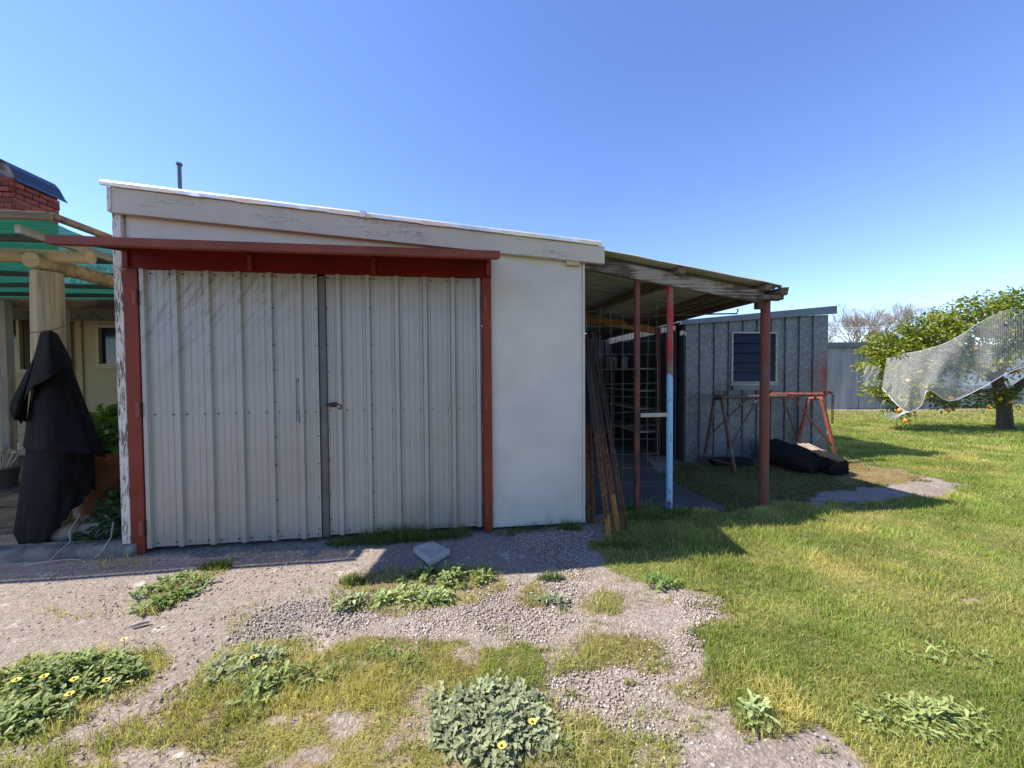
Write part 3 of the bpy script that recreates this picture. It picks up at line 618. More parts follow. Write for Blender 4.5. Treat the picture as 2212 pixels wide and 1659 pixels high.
# ------------------------------------------------------------------ lean-to
lean = empty('lean_to', A0, ANG)
tag(lean, 'open lean-to with rusty corrugated iron roof on pipe posts beside white wall', 'lean-to')
RZ = lambda u: 2.475+(u-3.809)*(2.194-2.475)/1.82
ns = 0.06
def corr(u0, u1, n0, n1, zf_, pitch=.076, amp=.011, res=6, sag=0.):
    c = int((n1-n0)/pitch*res); nsamp = np.linspace(n0, n1, c); us = np.linspace(u0, u1, 9); mb = MB(); vs = []
    for u in us:
        for k in nsamp: vs.append((u, k, zf_(u)+amp*math.sin(2*math.pi*k/pitch)+sag*math.sin(u*5+k*2)+.004*math.sin(u*11)*(k < n0+.1)))
    m = len(nsamp); mb.add(vs, [(i*m+j, i*m+j+1, (i+1)*m+j+1, (i+1)*m+j) for i in range(8) for j in range(m-1)], True); return mb
ncur = ns
for i in range(7):
    n1 = ncur+.745; off_ = .007*(i % 2)
    corr(3.56, 5.62+random.uniform(-.015, .015), ncur, n1, lambda u: RZ(u)+off_).build('roof_sheet', MT['iron_roof'], lean); ncur = n1-.06
bm_ = MB().bar((3.60, .19, RZ(3.6)-.115), (5.47, .19, RZ(5.47)-.115), .045, .125).build('verge_beam', MT['beam'], lean, .004, .002)
for ub, w_ in ((4.55, .07), (5.44, .07), (3.75, .05)):
    MB().bar((ub, .075, RZ(ub)-.047), (ub, 5.05, RZ(ub)-.047), w_, .055).build('purlin', MT['rafter'], lean, .003)
MB().bar((5.18, .22, RZ(5.18)-.09), (5.18, 5.05, RZ(5.18)-.09), .05, .09).build('purlin', MT['rafter'], lean, .003)
MB().bar((4.60, .22, RZ(4.6)-.105), (4.35, 2.5, RZ(4.35)-.10), .06, .05).build('brace_timber', MT['rafter'], lean, .003)
MB().bar((3.60, 2.62, RZ(3.6)-.14), (5.7, 2.62, RZ(5.7)-.14), .045, .12).build('rafter', MT['orange_timber'], lean, .003)
MB().bar((3.60, 5.0, RZ(3.6)-.14), (5.7, 5.0, RZ(5.7)-.14), .045, .12).build('rafter', MT['rafter'], lean, .003)
g_ = MB(); gz = RZ(5.6)-.02
g_.add([(5.56, ns+.0, gz-.005), (5.56, ns+.0, gz-.075), (5.63, ns+.0, gz-.075), (5.645, ns+.0, gz+.0), (5.56, 5.1, gz-.005), (5.56, 5.1, gz-.075), (5.63, 5.1, gz-.075), (5.645, 5.1, gz)], [(0, 1, 5, 4), (1, 2, 6, 5), (2, 3, 7, 6), (0, 3, 2, 1), (4, 5, 6, 7)])
g_.build('gutter', MT['rafter'], lean)
MB().box(5.40, 5.62, .09, .16, RZ(5.6)-.135, RZ(5.6)-.09).build('gutter_plank', MT['rafter'], lean, .004)
def ppost(u, n, z1, r, m): return MB().tube([(u, n, -.02), (u, n, z1)], r, 16).build('post', m, lean)
ppost(5.545, .235, 2.09, .044, MT['red_post'])
ppost(4.515, .235, RZ(4.51)-.17, .030, MT['two_tone'])
MB().box(4.152, 4.198, .212, .258, -.02, RZ(4.17)-.17).build('post', MT['rust_post'], lean, .006)
MB().box(5.625, 5.685, 2.55, 2.61, -.01, 2.1).build('post', MT['rust_post'], lean, .004)
MB().box(5.43, 5.52, .20, .255, 1.99, 2.075).build('bracket_plate', MT['rust_dark'], lean, .004)
MB().box(4.21, 4.49, .22, .245, .925, .965).build('rail', MT['grey_board'], lean, .003)
MB().tube([(4.2, .5, 1.94), (5.05, .42, 1.965), (5.36, .40, 1.972), (5.37, .40, 2.02)], .008, 8).build('hook_rod', MT['rust_dark'], lean)
MB().tube([(5.50, .20, 2.075), (5.63, .16, 2.068)], .007, 8).build('hook_rod', MT['rust_dark'], lean)
# pale boards of the rear wall
u = 4.52
while u < 5.76:
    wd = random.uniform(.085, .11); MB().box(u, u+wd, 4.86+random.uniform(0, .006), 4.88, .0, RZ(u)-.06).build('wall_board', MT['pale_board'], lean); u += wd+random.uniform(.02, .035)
MB().prism([(4.3, .0), (5.8, .0), (5.8, RZ(5.8)-.03), (4.3, RZ(4.3)-.03)], 4.94, 4.955).build('gap_backing', MT['dark_board'], lean)  # dark backing added to block daylight between the boards
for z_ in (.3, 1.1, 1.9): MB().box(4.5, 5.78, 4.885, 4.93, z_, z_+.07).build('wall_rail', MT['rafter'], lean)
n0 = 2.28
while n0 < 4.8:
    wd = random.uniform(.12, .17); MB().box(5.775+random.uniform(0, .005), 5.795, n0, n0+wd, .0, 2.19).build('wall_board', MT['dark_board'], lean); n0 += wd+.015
sp_ = [G(*q_)[:2] for q_ in [(1262, 1118), (1330, 1098), (1440, 1096), (1560, 1106), (1572, 1100), (1500, 1064), (1452, 1046), (1420, 1020), (1400, 995), (1345, 930), (1290, 930)]]
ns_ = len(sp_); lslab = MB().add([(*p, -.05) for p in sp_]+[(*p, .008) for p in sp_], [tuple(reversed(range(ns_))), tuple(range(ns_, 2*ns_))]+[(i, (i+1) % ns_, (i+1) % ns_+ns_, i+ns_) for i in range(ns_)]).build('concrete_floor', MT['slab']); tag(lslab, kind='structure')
# shelving
def shelf(name, label, planks, ups):
    s = empty(name, A0, ANG); tag(s, label, 'shelves')
    for (a, b, c, d_, z) in planks: MB().box(a, b, c, d_, z, z+.025).build('plank', MT['grey_board'], s, .003)
    for (a, b, c, d_, z0, z1) in ups: MB().box(a, b, c, d_, z0, z1).build('upright', MT['rafter'], s, .003)
    return s
shelf('shelving', 'rough plank shelves across the rear wall of the lean-to', [(4.5, 5.36, 4.52, 4.84, z) for z in (.42, .86, 1.22, 1.55)], [(4.505, 4.545, 4.53, 4.565, .01, 1.6), (5.315, 5.355, 4.53, 4.565, .01, 1.75)])
shelf('shelving', 'long plank shelves down the dark side of the lean-to', [(5.38, 5.76, 2.75, 4.8, z) for z in (.36, .75, 1.05, 1.42)], [(5.385, 5.425, 2.76, 2.8, .01, 1.6), (5.385, 5.425, 3.8, 3.84, .01, 1.6), (5.385, 5.425, 4.74, 4.78, .01, 1.6)])
def jug(u, n, z, h, label):
    p = Wd(u, n, z); j = empty('plastic_jug', p, ANG+random.uniform(-.5, .5)); tag(j, label, 'jug', 'plastic jugs on the lean-to shelves')
    MB().tube([(0, 0, 0), (0, 0, h*.62), (0, 0, h*.8), (0, 0, h*.92), (0, 0, h)], [h*.27, h*.28, h*.22, h*.09, h*.09], 14).build('bottle_body', MT['jug'], j)
    MB().tube([(h*.2, 0, h*.62), (h*.32, 0, h*.8), (h*.14, 0, h*.92)], h*.05, 8).build('handle', MT['jug'], j)
    MB().tube([(0, 0, h+.001), (0, 0, h*1.1)], h*.1, 10).build('cap', MT['dark_heap'], j)
for (u, n, h) in ((5.58, 4.45, .27), (5.56, 4.15, .25), (5.60, 3.75, .24)): jug(u, n, 1.446, h, 'milky plastic jug standing on the top plank of the side shelving')
def heap(name, label, cat, u, n, z, rx, ry, rz, mat):
    bm = bmesh.new(); bmesh.ops.create_icosphere(bm, subdivisions=3, radius=1)
    for v in bm.verts:
        c = v.co; k = 1+.25*math.sin(c.x*5+c.y*3)+.15*math.sin(c.z*9+c.x*4); v.co = Vector((c.x*rx*k, c.y*ry*k, max(c.z, -.55)*rz*k))
    zmin = min(v.co.z for v in bm.verts)
    for v in bm.verts: v.co.z -= zmin
    me = bpy.data.meshes.new(name); bm.to_mesh(me); bm.free(); me.polygons.foreach_set('use_smooth', [True]*len(me.polygons))
    o = link(name, me, mat); o.location = Wd(u, n, z); o.rotation_euler = (0, 0, ANG); tag(o, label, cat); return o
heap('folded_tarpaulin', 'dark crumpled cloth on the rear wall shelf', 'cloth', 4.95, 4.68, 1.2455, .25, .12, .09, MT['dark_heap'])
heap('rag_pile', 'dark rags heaped on the middle shelf of the side shelving', 'rags', 5.57, 4.0, 1.0755, .14, .4, .07, MT['dark_heap'])
# wire mesh panel hanging behind the front posts
wm = MB(); x0, x1, z0, z1 = 3.66, N(1421, 800, .55)[0], .16, 2.02
for i in range(8):
    u = x0+(x1-x0)*i/7+random.uniform(-.01, .01); zb = z0 if i < 5 else .22
    wm.tube([(u+.02*random.uniform(-1, 1), .55, zb+random.uniform(0, .1)), (u, .55+random.uniform(-.02, .02), 1.1), (u+.02*random.uniform(-1, 1), .55, z1+random.uniform(-.05, .08))], .0028, 5)
for i in range(13):
    z = z0+.04+(z1-z0-.06)*i/12; wm.tube([(x0-.02, .553, z+random.uniform(-.01, .01)), ((x0+x1)/2, .557, z+random.uniform(-.012, .012)), (x1+.02, .553, z+random.uniform(-.01, .01))], .0028, 5)
o = wm.build('wire_mesh_panel', MT['wire']); o.location = A0; o.rotation_euler = (0, 0, ANG); tag(o, 'wide grid wire mesh panel hanging behind the lean-to front posts', 'wire mesh')
# steel lengths leaning against the corner
def angle_bar(pb, pt, w_, label, twist):
    d = Vector(pt)-Vector(pb); ln = d.length; mb = MB()
    mb.box(0, w_, 0, .006, 0, ln).box(0, .006, .0065, w_, 0, ln)
    o = mb.build('steel_bar', MT['bar'], None, 0, .0008); o.location = Vector(Wd(0, 0, 0)) if False else Vector(pb)
    q_ = d.to_track_quat('Z', 'Y'); o.rotation_euler = (q_.to_matrix() @ Matrix.Rotation(twist, 3, 'Z')).to_euler(); tag(o, label, 'steel bar', 'steel lengths leaning at the shed corner')
    if 'foot' in label and 'next' not in label:
        hf = .30 if 'yellow' in label else .17
        for q_ in ((-.0015, w_+.0015, -.0015, -.0003), (.0066, w_+.001, .0063, .0078), (-.0015, -.0003, .0, w_), (.0063, .0078, .008, w_)): MB().box(*q_, .0, hf+random.uniform(-.03, .03)).build('painted_foot', MT['bar_yellow'], o)
    return o
def zb6(x, y): k_ = 620/1169; return ((2140+x*k_)*.57604, (1180+y*k_)*.57604)
for (b6, t6, ntp, tw, w_, lb) in (((275, 1578), (98, 150), .10, .1, .032, 'rusty steel angle bar with an orange foot leaning outermost from shed corner'), ((330, 1535), (112, 170), .16, .3, .034, 'rusty bar with yellow painted foot leaning beside the white wall'),
                              ((392, 1520), (160, 125), .22, -.1, .026, 'dark brown steel bar leaning next to the yellow footed one'), ((150, 1470), (104, 300), .17, .1, .05, 'near black upright bar standing tight against the white wall edge'), ((300, 1500), (120, 330), .24, 1.2, .035, 'thin dark bar leaning behind the rusty ones')):
    tp = N(*zb6(*t6), ntp); angle_bar(G(*zb6(*b6)), Wd(*tp), w_, lb, tw+ANG)

# ------------------------------------------------------------------ galvanised garden shed
g0 = G(1477, 997); g1 = G(1786, 988); gd = (g1-g0)/np.linalg.norm(g1-g0); GA = math.atan2(gd[1], gd[0])
gs = empty('garden_shed', g0, GA); tag(gs, 'small spangled galvanised shed with a louvred window behind the lean-to', 'shed')
top = lambda s: 2.114+(s-.013)*(2.257-2.114)/2.353
prof = []
ribs = [.02]+[.246+.2335*k for k in range(9)]
for r in ribs: prof += [(r-.012, 0), (r-.006, -.022), (r+.006, -.022), (r+.012, 0)]
prof = [(0, 0)]+[p for p in prof if p[0] > .001 and p[0] < 2.372]+[(2.375, 0)]
def sheet(name, a, b, z0f, z1f):
    pr_ = [(a, 0)]+[p for p in prof if a+.001 < p[0] < b-.001]+[(b, 0)]; n = len(pr_)
    return MB().add([(p[0], p[1], z0f(p[0])) for p in pr_]+[(p[0], p[1], z1f(p[0])) for p in pr_], [(i, i+1, n+i+1, n+i) for i in range(n-1)]).build(name, MT['spangle'], gs)
W0, W1, WZ0, WZ1 = .74, 1.497, 1.185, 1.982
sheet('wall_sheet', 0, W0, lambda s: -.01, top); sheet('wall_sheet', W0, W1, lambda s: -.01, lambda s: WZ0); sheet('wall_sheet', W0, W1, lambda s: WZ1, top); sheet('wall_sheet', W1, 2.375, lambda s: -.01, top)
MB().box(2.36, 2.378, .01, 2.6, -.01, 2.25).build('side_wall', MT['spangle'], gs); MB().box(-.003, .012, .01, 2.6, -.01, 2.1).build('side_wall', MT['dark_board'], gs); MB().box(0, 2.37, 2.6, 2.62, -.01, 2.1).build('rear_wall', MT['spangle'], gs)
MB().add([(-.1, -.06, 2.13), (2.44, -.06, 2.375), (2.44, 2.7, 2.375), (-.1, 2.7, 2.13), (-.1, -.06, 2.12), (2.44, -.06, 2.365), (2.44, 2.7, 2.365), (-.1, 2.7, 2.12)], [(0, 1, 2, 3), (7, 6, 5, 4), (0, 4, 5, 1), (1, 5, 6, 2), (2, 6, 7, 3), (3, 7, 4, 0)]).build('roof', MT['zinc_grey'], gs)
MB().prism([(-.11, 2.075), (2.45, 2.262), (2.45, 2.388), (-.09, 2.146)], -.075, -.062).build('barge_capping', MT['zinc_grey'], gs, .003)
wn_ = MB()
for a, b, c, d_ in ((W0, W0+.028, WZ0, WZ1), (W1-.028, W1, WZ0, WZ1), (W0+.029, W1-.029, WZ1-.028, WZ1), (W0+.029, W1-.029, WZ0, WZ0+.03)): wn_.box(a, b, -.035, .05, c, d_)
wd_ = wn_.build('louvre_window', MT['grey_board'], gs, .002)
hb_ = (WZ1-WZ0-.06)/5
for i in range(5):
    z = WZ0+.03+i*hb_; MB().bar((W0+.045, -.012, z+.078), (W1-.045, -.012, z+.078), .006, hb_*1.07, (0, .2, 1)).build('louvre_blade', MT['louvre'], wd_)
    for c in (W0+.035, W1-.035): MB().bar((c, -.012, z+.078), (c+.006, -.012, z+.078), .014, hb_*.98, (0, .22, 1)).build('blade_clip', MT['zinc_grey'], wd_)
MB().box(W0+.03, W1-.03, .06, .07, WZ0, WZ1).build('dark_backing', MT['dark_heap'], wd_)
MB().box(W0-.02, W1+.01, -.045, -.004, WZ0-.03, WZ0-.004).build('sill', MT['grey_board'], wd_, .003)
MB().prism([(W0+.02, WZ0-.1), (W1+.02, WZ0-.1), (W1+.005, WZ0-.032), (W0+.005, WZ0-.032)], -.062, -.050).build('sill_flashing', MT['zinc_grey'], wd_)

# ------------------------------------------------------------------ pipe trestle, offcut, chain, logs
tr = empty('pipe_trestle', (3.9, 5.5, 0)); tag(tr, 'rusty red pipe trestle with splayed legs in front of the galvanised shed', 'trestle')
tb = Vector((3.9, 5.5, 0))
def zr_(x, y): s = 1140/2212; return ((2500+x*s)*.57604, (1100+y*s)*.57604)
def tp_(x, y, Y): return Vector(D(*zr_(x, y), Y))
LA, LF = tp_(348, 775, 5.62), tp_(402, 772, 5.36); RA, RF = tp_(1036, 770, 5.9), tp_(1128, 768, 5.66)
lb_, lf_ = tp_(268, 1212, 5.74), tp_(497, 1310, 5.14); rb_, rf_ = tp_(925, 1180, 5.98), tp_(1242, 1222, 5.7)
for v in (lb_, lf_, rb_, rf_): v.z = 0.0
def pipe(name, a, b, r, m, seg=10): return MB().tube([a-tb, b-tb], r, seg).build(name, m, tr)
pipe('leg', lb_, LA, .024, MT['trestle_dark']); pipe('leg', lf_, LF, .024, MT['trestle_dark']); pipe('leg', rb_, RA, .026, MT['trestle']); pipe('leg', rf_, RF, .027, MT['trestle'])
tl_ = (LA+LF)/2+Vector((-.03, 0, .035)); trr = (RA+RF)/2+Vector((.18, 0, .045))
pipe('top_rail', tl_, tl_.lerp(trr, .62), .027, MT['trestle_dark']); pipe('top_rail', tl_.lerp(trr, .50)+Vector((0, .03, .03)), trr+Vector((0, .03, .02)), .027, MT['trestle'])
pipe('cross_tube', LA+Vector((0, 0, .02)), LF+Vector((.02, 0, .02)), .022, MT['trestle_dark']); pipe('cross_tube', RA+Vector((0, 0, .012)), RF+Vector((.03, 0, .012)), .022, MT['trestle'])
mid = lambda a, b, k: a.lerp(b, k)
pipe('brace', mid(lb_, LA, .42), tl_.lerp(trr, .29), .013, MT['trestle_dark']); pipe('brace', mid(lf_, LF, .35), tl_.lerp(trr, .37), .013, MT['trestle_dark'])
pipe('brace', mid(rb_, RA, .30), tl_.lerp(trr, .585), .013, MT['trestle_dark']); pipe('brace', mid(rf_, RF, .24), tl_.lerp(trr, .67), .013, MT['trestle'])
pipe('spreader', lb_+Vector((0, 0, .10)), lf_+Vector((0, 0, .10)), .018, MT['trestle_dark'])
a, b = tp_(338, 728, 5.42), tp_(432, 737, 5.38); a.z = b.z = tl_.z+.062
oc = MB(); ro, ri = .036, .029; dv = (b-a).normalized(); e1 = dv.orthogonal().normalized(); e2 = dv.cross(e1); vs = []
for p in (a, b):
    for r in (ro, ri):
        for j in range(14): vs.append(p+e1*math.cos(j*math.tau/14)*r+e2*math.sin(j*math.tau/14)*r)
fs = []
for j in range(14):
    k = (j+1) % 14; fs += [(j, k, 28+k, 28+j), (14+k, 14+j, 42+j, 42+k), (j, 14+j, 14+k, k), (28+j, 28+k, 42+k, 42+j)]
tag(oc.add(vs, fs, False).build('pipe_offcut', MT['trestle_dark']), 'short dark pipe offcut lying across the end of the trestle', 'pipe')
ch = MB(); c0 = trr+Vector((.0, -.01, .035))
for i in range(9):
    a_ = i*1.3; p = c0+Vector((math.cos(a_)*.045, math.sin(a_)*.04, .005*i)); ch.tube([p+Vector((-.02, 0, .0)), p+Vector((0, .018, .014)), p+Vector((.02, 0, 0)), p+Vector((0, -.018, .004)), p+Vector((-.02, 0, 0))], .0085, 6)
for i in range(11):
    p = c0+Vector((.075, 0, -.02-.04*i)); dx = .012 if i % 2 else 0; dy = 0 if i % 2 else .012
    ch.tube([p+Vector((-dx, -dy, 0)), p+Vector((-dx, -dy, -.03)), p+Vector((dx, dy, -.03)), p+Vector((dx, dy, 0)), p+Vector((-dx, -dy, 0))], .006, 6)
tag(ch.build('chain', MT['rust_dark']), 'rusty chain heaped on the trestle end and hanging down', 'chain')
def logm(name, p, q_, r0, r1, label, flat=False):
    p = Vector(p); q_ = Vector(q_); o = empty(name, (*((p+q_)/2).xy, 0)); tag(o, label, 'log', 'charred logs under the trestle'); c = Vector((*((p+q_)/2).xy, 0))
    d = (q_-p); ln = d.length; dn = d.normalized(); sd = dn.cross(Vector((0, 0, 1))).normalized(); up = sd.cross(dn); seg = 40; rings = 18; vs = []
    ph = [random.uniform(0, 6.28) for _ in range(6)]; rdg = [random.uniform(-.10, .07) for _ in range(seg)]; rd2 = [random.uniform(-.06, .06) for _ in range(seg)]
    for i in range(rings):
        t_ = i/(rings-1); r = r0+(r1-r0)*t_; r *= (.92 if i in (0, rings-1) else 1)*(1-.25*max(0, t_-.75)); ctr = p+d*t_
        for j in range(seg):
            a_ = j*math.tau/seg; rr = r*(1+.10*math.sin(3*a_+ph[0]+t_)+rdg[j]*(1-t_)+rd2[j]*t_+random.uniform(-.025, .025))
            off_ = sd*(math.cos(a_)*rr)+up*(math.sin(a_)*rr)
            if flat and math.sin(a_) > .62: off_ = sd*(math.cos(a_)*rr)+up*(.62*rr)
            v = ctr+off_+(dn*random.uniform(-.07, .07) if i in (0, rings-1) else Vector()); v.z = max(v.z, .0); vs.append(v-c)
    fs = [(i*seg+j, i*seg+(j+1) % seg, (i+1)*seg+(j+1) % seg, (i+1)*seg+j) for i in range(rings-1) for j in range(seg)]
    fs += [tuple(reversed(range(seg))), tuple(range((rings-1)*seg, rings*seg))]
    me = bpy.data.meshes.new(name); me.from_pydata([tuple(v) for v in vs], [], fs); me.materials.append(MT['log_black'])
    bk = link('bark', me, None, o)
    if flat:
        me.materials.append(MT['log_lit_top'])
        for f_ in me.polygons:
            i_ = min(f_.vertices)//seg; js = [v % seg for v in f_.vertices]
            if len(f_.vertices) == 4 and 0 < i_ < 9 and all(math.sin(j*math.tau/seg) > .78 for j in js): f_.material_index = 1  # pale top faces stand in for sun falling on the log
    return o
logm('log', (3.86, 5.72, .17), (4.02, 5.12, .12), .20, .15, 'black charred log lying hollow end up beside the trestle')
logm('log', (4.28, 5.68, .19), (4.26, 4.98, .13), .20, .15, 'black charred log with a sunlit strip painted pale along its flattened top', True)
MB()
o = MB().box(2.95, 3.5, 5.55, 5.75, .0, .09).build('timber_offcut', MT['log_black'], None, .01, .004); tag(o, 'dark flat timber lying behind the trestle leg', 'timber')

# ------------------------------------------------------------------ far corrugated shed, cable, pale building
fb = empty('corrugated_shed', G(1790, 884), .02); tag(fb, 'long low corrugated iron shed with grey fascia beyond the lawn', 'shed')
x0 = -1.2; i = 0
while x0 < 4.6:
    w_ = .76; c = 60; mb = MB(); xs = np.linspace(x0, x0+w_, c); vs = [(x, -.012*math.sin(2*math.pi*x/.0762)-(.01 if i % 2 else 0), -.05) for x in xs]+[(x, -.012*math.sin(2*math.pi*x/.0762)-(.01 if i % 2 else 0), 2.3) for x in xs]
    mb.add(vs, [(k, k+1, c+k+1, c+k) for k in range(c-1)], True).build('wall_sheet', MT['far_iron'], fb); x0 += w_+.016; i += 1
MB().box(-1.2, 4.62, .03, 4, -.05, 2.28).build('building_body', MT['dark_board'], fb)
MB().box(-1.25, 4.7, -.16, -.12, 2.25, 2.43).build('fascia', MT['zinc_grey'], fb); MB().box(-1.25, 4.7, -.118, 4.1, 2.30, 2.40).build('roof', MT['iron_roof'], fb)
MB().box(1.78, 1.86, -.10, -.02, 2.12, 2.25).build('eave_bracket', MT['rust_dark'], fb)
pb = empty('pale_building', (24, 21.5, 0), 0); tag(pb, 'white walled building glimpsed behind the netted orange tree', 'building')
MB().box(-4, 6, 0, 5, 0, 2.6).build('wall', MT['pale_house'], pb); MB().prism([(-4.3, 2.6), (6.3, 2.6), (6.3, 2.75), (-4.3, 2.75)], -.3, 5.3).build('roof', MT['house_roof'], pb)
MB().box(-2.5, -1.2, -.05, -.01, 1.0, 2.0).build('window', MT['glass'], pb)
fe = empty('iron_fence', (17.2, 15.5, 0), .05); tag(fe, 'low grey iron fence running on behind the orange tree', 'fence')
for i in range(18): MB().box(i*.8, i*.8+.785, -.02, .01*(i % 2), -.03, .78).build('fence_panel', MT['far_iron'], fe)
for k in range(2):
    a, b = Vector(D(1770, 708+4*k, 20)), Vector(D(2010, 683+5*k, 34)); pts = [a.lerp(b, j/8)-Vector((0, 0, .35*math.sin(math.pi*j/8))) for j in range(9)]
    pts = [a+(a-b)*.35]+pts+[b+(b-a)*.8]
    tag(MB().tube(pts, .012, 5).build('overhead_cable', MT['net_rope']), 'thin pale overhead cable crossing above the corrugated shed', 'cable', 'overhead cables')

# ------------------------------------------------------------------ bare trees
def bare_tree(px, base_y, Y, hgt, spread, seed, label, depth=7):
    rs = random.Random(seed); p0 = D(px, 800, Y); base = Vector((p0[0], Y, 0)); segs = []
    def rec(p, d, ln, r, k):
        if k == 0 or r < .004: return
        q_ = p+d*ln; segs.append((p, q_, r, r*.72))
        nb = 2 if rs.random() < .55 else 3
        for j in range(nb):
            ax = Vector((rs.gauss(0, 1), rs.gauss(0, 1), rs.gauss(0, .45))).normalized()
            nd = (d+ax*spread*rs.uniform(.6, 1.2)+Vector((0, 0, .10))).normalized(); rec(q_, nd, ln*rs.uniform(.72, .9), r*.68, k-1)
    for tnk in range(2): rec(Vector((rs.uniform(-.3, .3)*tnk, 0, 0)), Vector((rs.uniform(-.12, .12), rs.uniform(-.1, .1), 1)).normalized(), hgt*.24, hgt*.018, depth)
    a = np.array([s[0] for s in segs]); b = np.array([s[1] for s in segs]); ra = np.array([s[2] for s in segs]); rb = np.array([s[3] for s in segs])
    d = b-a; d /= np.linalg.norm(d, axis=1)[:, None]; e = np.cross(d, np.array([.3, .9, .1])); e /= np.linalg.norm(e, axis=1)[:, None]; g = np.cross(d, e); V = []
    for pt, r in ((a, ra), (b, rb)):
        for j in range(3):
            t_ = j*math.tau/3; V.append(pt+e*(math.cos(t_)*r)[:, None]+g*(math.sin(t_)*r)[:, None])
    V = np.stack(V, 1).reshape(-1, 3); i = np.arange(len(a))[:, None]*6; zmax = V[:, 2].max(); V *= hgt/zmax
    F_ = np.concatenate([i+np.array([[j, (j+1) % 3, 3+(j+1) % 3, 3+j]]) for j in range(3)]); thick = ra > hgt*.006
    tr_ = empty('bare_tree', base); tag(tr_, label, 'tree', 'leafless trees beyond the sheds')
    sel = np.concatenate([thick]*3)
    link('trunk', npmesh('trunk', V, [F_[sel]]), MT['twigbark'], tr_); link('crown', npmesh('crown', V, [F_[~sel]]), MT['twigbark'], tr_); return tr_
bare_tree(1838, 0, 42, 8.8, .5, 3, 'round crowned leafless tree rising over the corrugated shed roof', 9)
bare_tree(1968, 0, 44, 9.6, .48, 11, 'taller of the leafless trees behind the netted orange tree', 9)
bare_tree(1915, 0, 40, 7.2, .6, 5, 'smaller leafless tree leaning into the tall bare one', 8)
bare_tree(1795, 0, 36, 5.4, .7, 8, 'low leafless bush hugging the galvanised shed corner skyline', 8)
bare_tree(1872, 0, 46, 5.6, .75, 9, 'low wide leafless bush above the corrugated shed fascia', 8)
bare_tree(1610, 0, 30, 5.6, .35, 10, 'thin bare twigs poking above the galvanised shed roof', 8)
bare_tree(243, 0, 26, 9.4, .4, 13, 'thin bare twigs showing between the pergola and the cream fascia', 8)

# ------------------------------------------------------------------ leaves
def leaves(Pp, Dd, Nn, ln, wd, cr):
    n = len(Pp); Dd = Dd/np.linalg.norm(Dd, axis=1)[:, None]; S = np.cross(Dd, Nn); S /= np.maximum(np.linalg.norm(S, axis=1), 1e-6)[:, None]; Nu = np.cross(S, Dd)
    V = np.empty((n, 6, 3)); l = ln[:, None]; w_ = wd[:, None]
    V[:, 0] = Pp; V[:, 1] = Pp+Dd*l*.3+S*w_*.45+Nu*w_*.15; V[:, 2] = Pp+Dd*l*.68+S*w_*.42+Nu*w_*.12; V[:, 3] = Pp+Dd*l-Nu*l*.08; V[:, 4] = Pp+Dd*l*.68-S*w_*.42+Nu*w_*.12; V[:, 5] = Pp+Dd*l*.3-S*w_*.45+Nu*w_*.15
    i = np.arange(n)[:, None]*6; F_ = np.concatenate([i+np.array([[0, 1, 2, 3]]), i+np.array([[0, 3, 4, 5]])])
    return V.reshape(-1, 3), F_, np.repeat(cr, 6, 0)
def unit(n): v = rng.normal(0, 1, (n, 3)); return v/np.linalg.norm(v, axis=1)[:, None]
# orange tree
tb_ = G(2170, 928); ot = empty('orange_tree', tb_); tag(ot, 'spreading orange tree with fruit, draped in white netting on the lawn', 'tree')
Yt = tb_[1]
def tl3(x, y, dy=0): return D(x, y, Yt+dy)-tb_
MB().tube([(0, 0, -.05), (.0, 0, .1), tl3(2168, 870), tl3(2160, 840), tl3(2150, 815)], [.20, .135, .125, .11, .10], 14, wob=.16).build('trunk', MT['bark'], ot)
for pts, r in (([tl3(2166, 862), tl3(2200, 835, -.1), tl3(2260, 790, -.2), tl3(2300, 740)], [.10, .08, .06, .03]), ([tl3(2152, 818), tl3(2180, 770, .3), tl3(2200, 710, .4)], [.08, .05, .02]), ([tl3(2150, 818), tl3(2090, 780, .1), tl3(2020, 755, .1), tl3(1950, 770, -.1)], [.075, .055, .035, .015]),
               ([tl3(2090, 780, .1), tl3(2060, 730, .2), tl3(2060, 690, .3)], [.05, .03, .012]), ([tl3(2020, 755, .1), tl3(1960, 820, -.2), tl3(1930, 860, -.3)], [.03, .02, .01]), ([tl3(2160, 840), tl3(2080, 850, -.4), tl3(2030, 868, -.5)], [.05, .025, .01]), ([tl3(1960, 850, -.3), tl3(1945, 890, -.4), tl3(1955, 915, -.4)], [.012, .01, .006])):
    MB().tube(pts, r, 8, wob=.08).build('limb', MT['bark'], ot)
lobes = [(1930, 800, 55, 80, .8, 2100), (1905, 760, 34, 40, .5, 550), (1990, 722, 80, 42, .8, 1500), (1950, 760, 60, 45, .8, 1100), (1930, 858, 46, 36, .5, 700), (2090, 690, 75, 40, .8, 1500), (2170, 672, 60, 40, .8, 1300), (2215, 700, 75, 62, .9, 2200), (2290, 740, 80, 85, 1., 1900), (2140, 720, 70, 35, .7, 1100),
         (2050, 720, 50, 30, .6, 700), (2085, 868, 60, 20, .4, 260), (2050, 878, 20, 12, .2, 90), (2140, 862, 40, 26, .4, 260), (1950, 905, 14, 18, .2, 60), (2080, 780, 75, 50, .7, 1000), (2010, 800, 50, 50, .6, 900), (2160, 770, 60, 45, .8, 800), (2030, 850, 40, 25, .4, 300), (2180, 850, 50, 26, .5, 320), (2035, 690, 10, 22, .2, 70), (1892, 840, 22, 10, .2, 110), (2205, 650, 60, 26, .6, 900), (2105, 655, 26, 12, .3, 160)]
PP = []; CC = []; DD = []
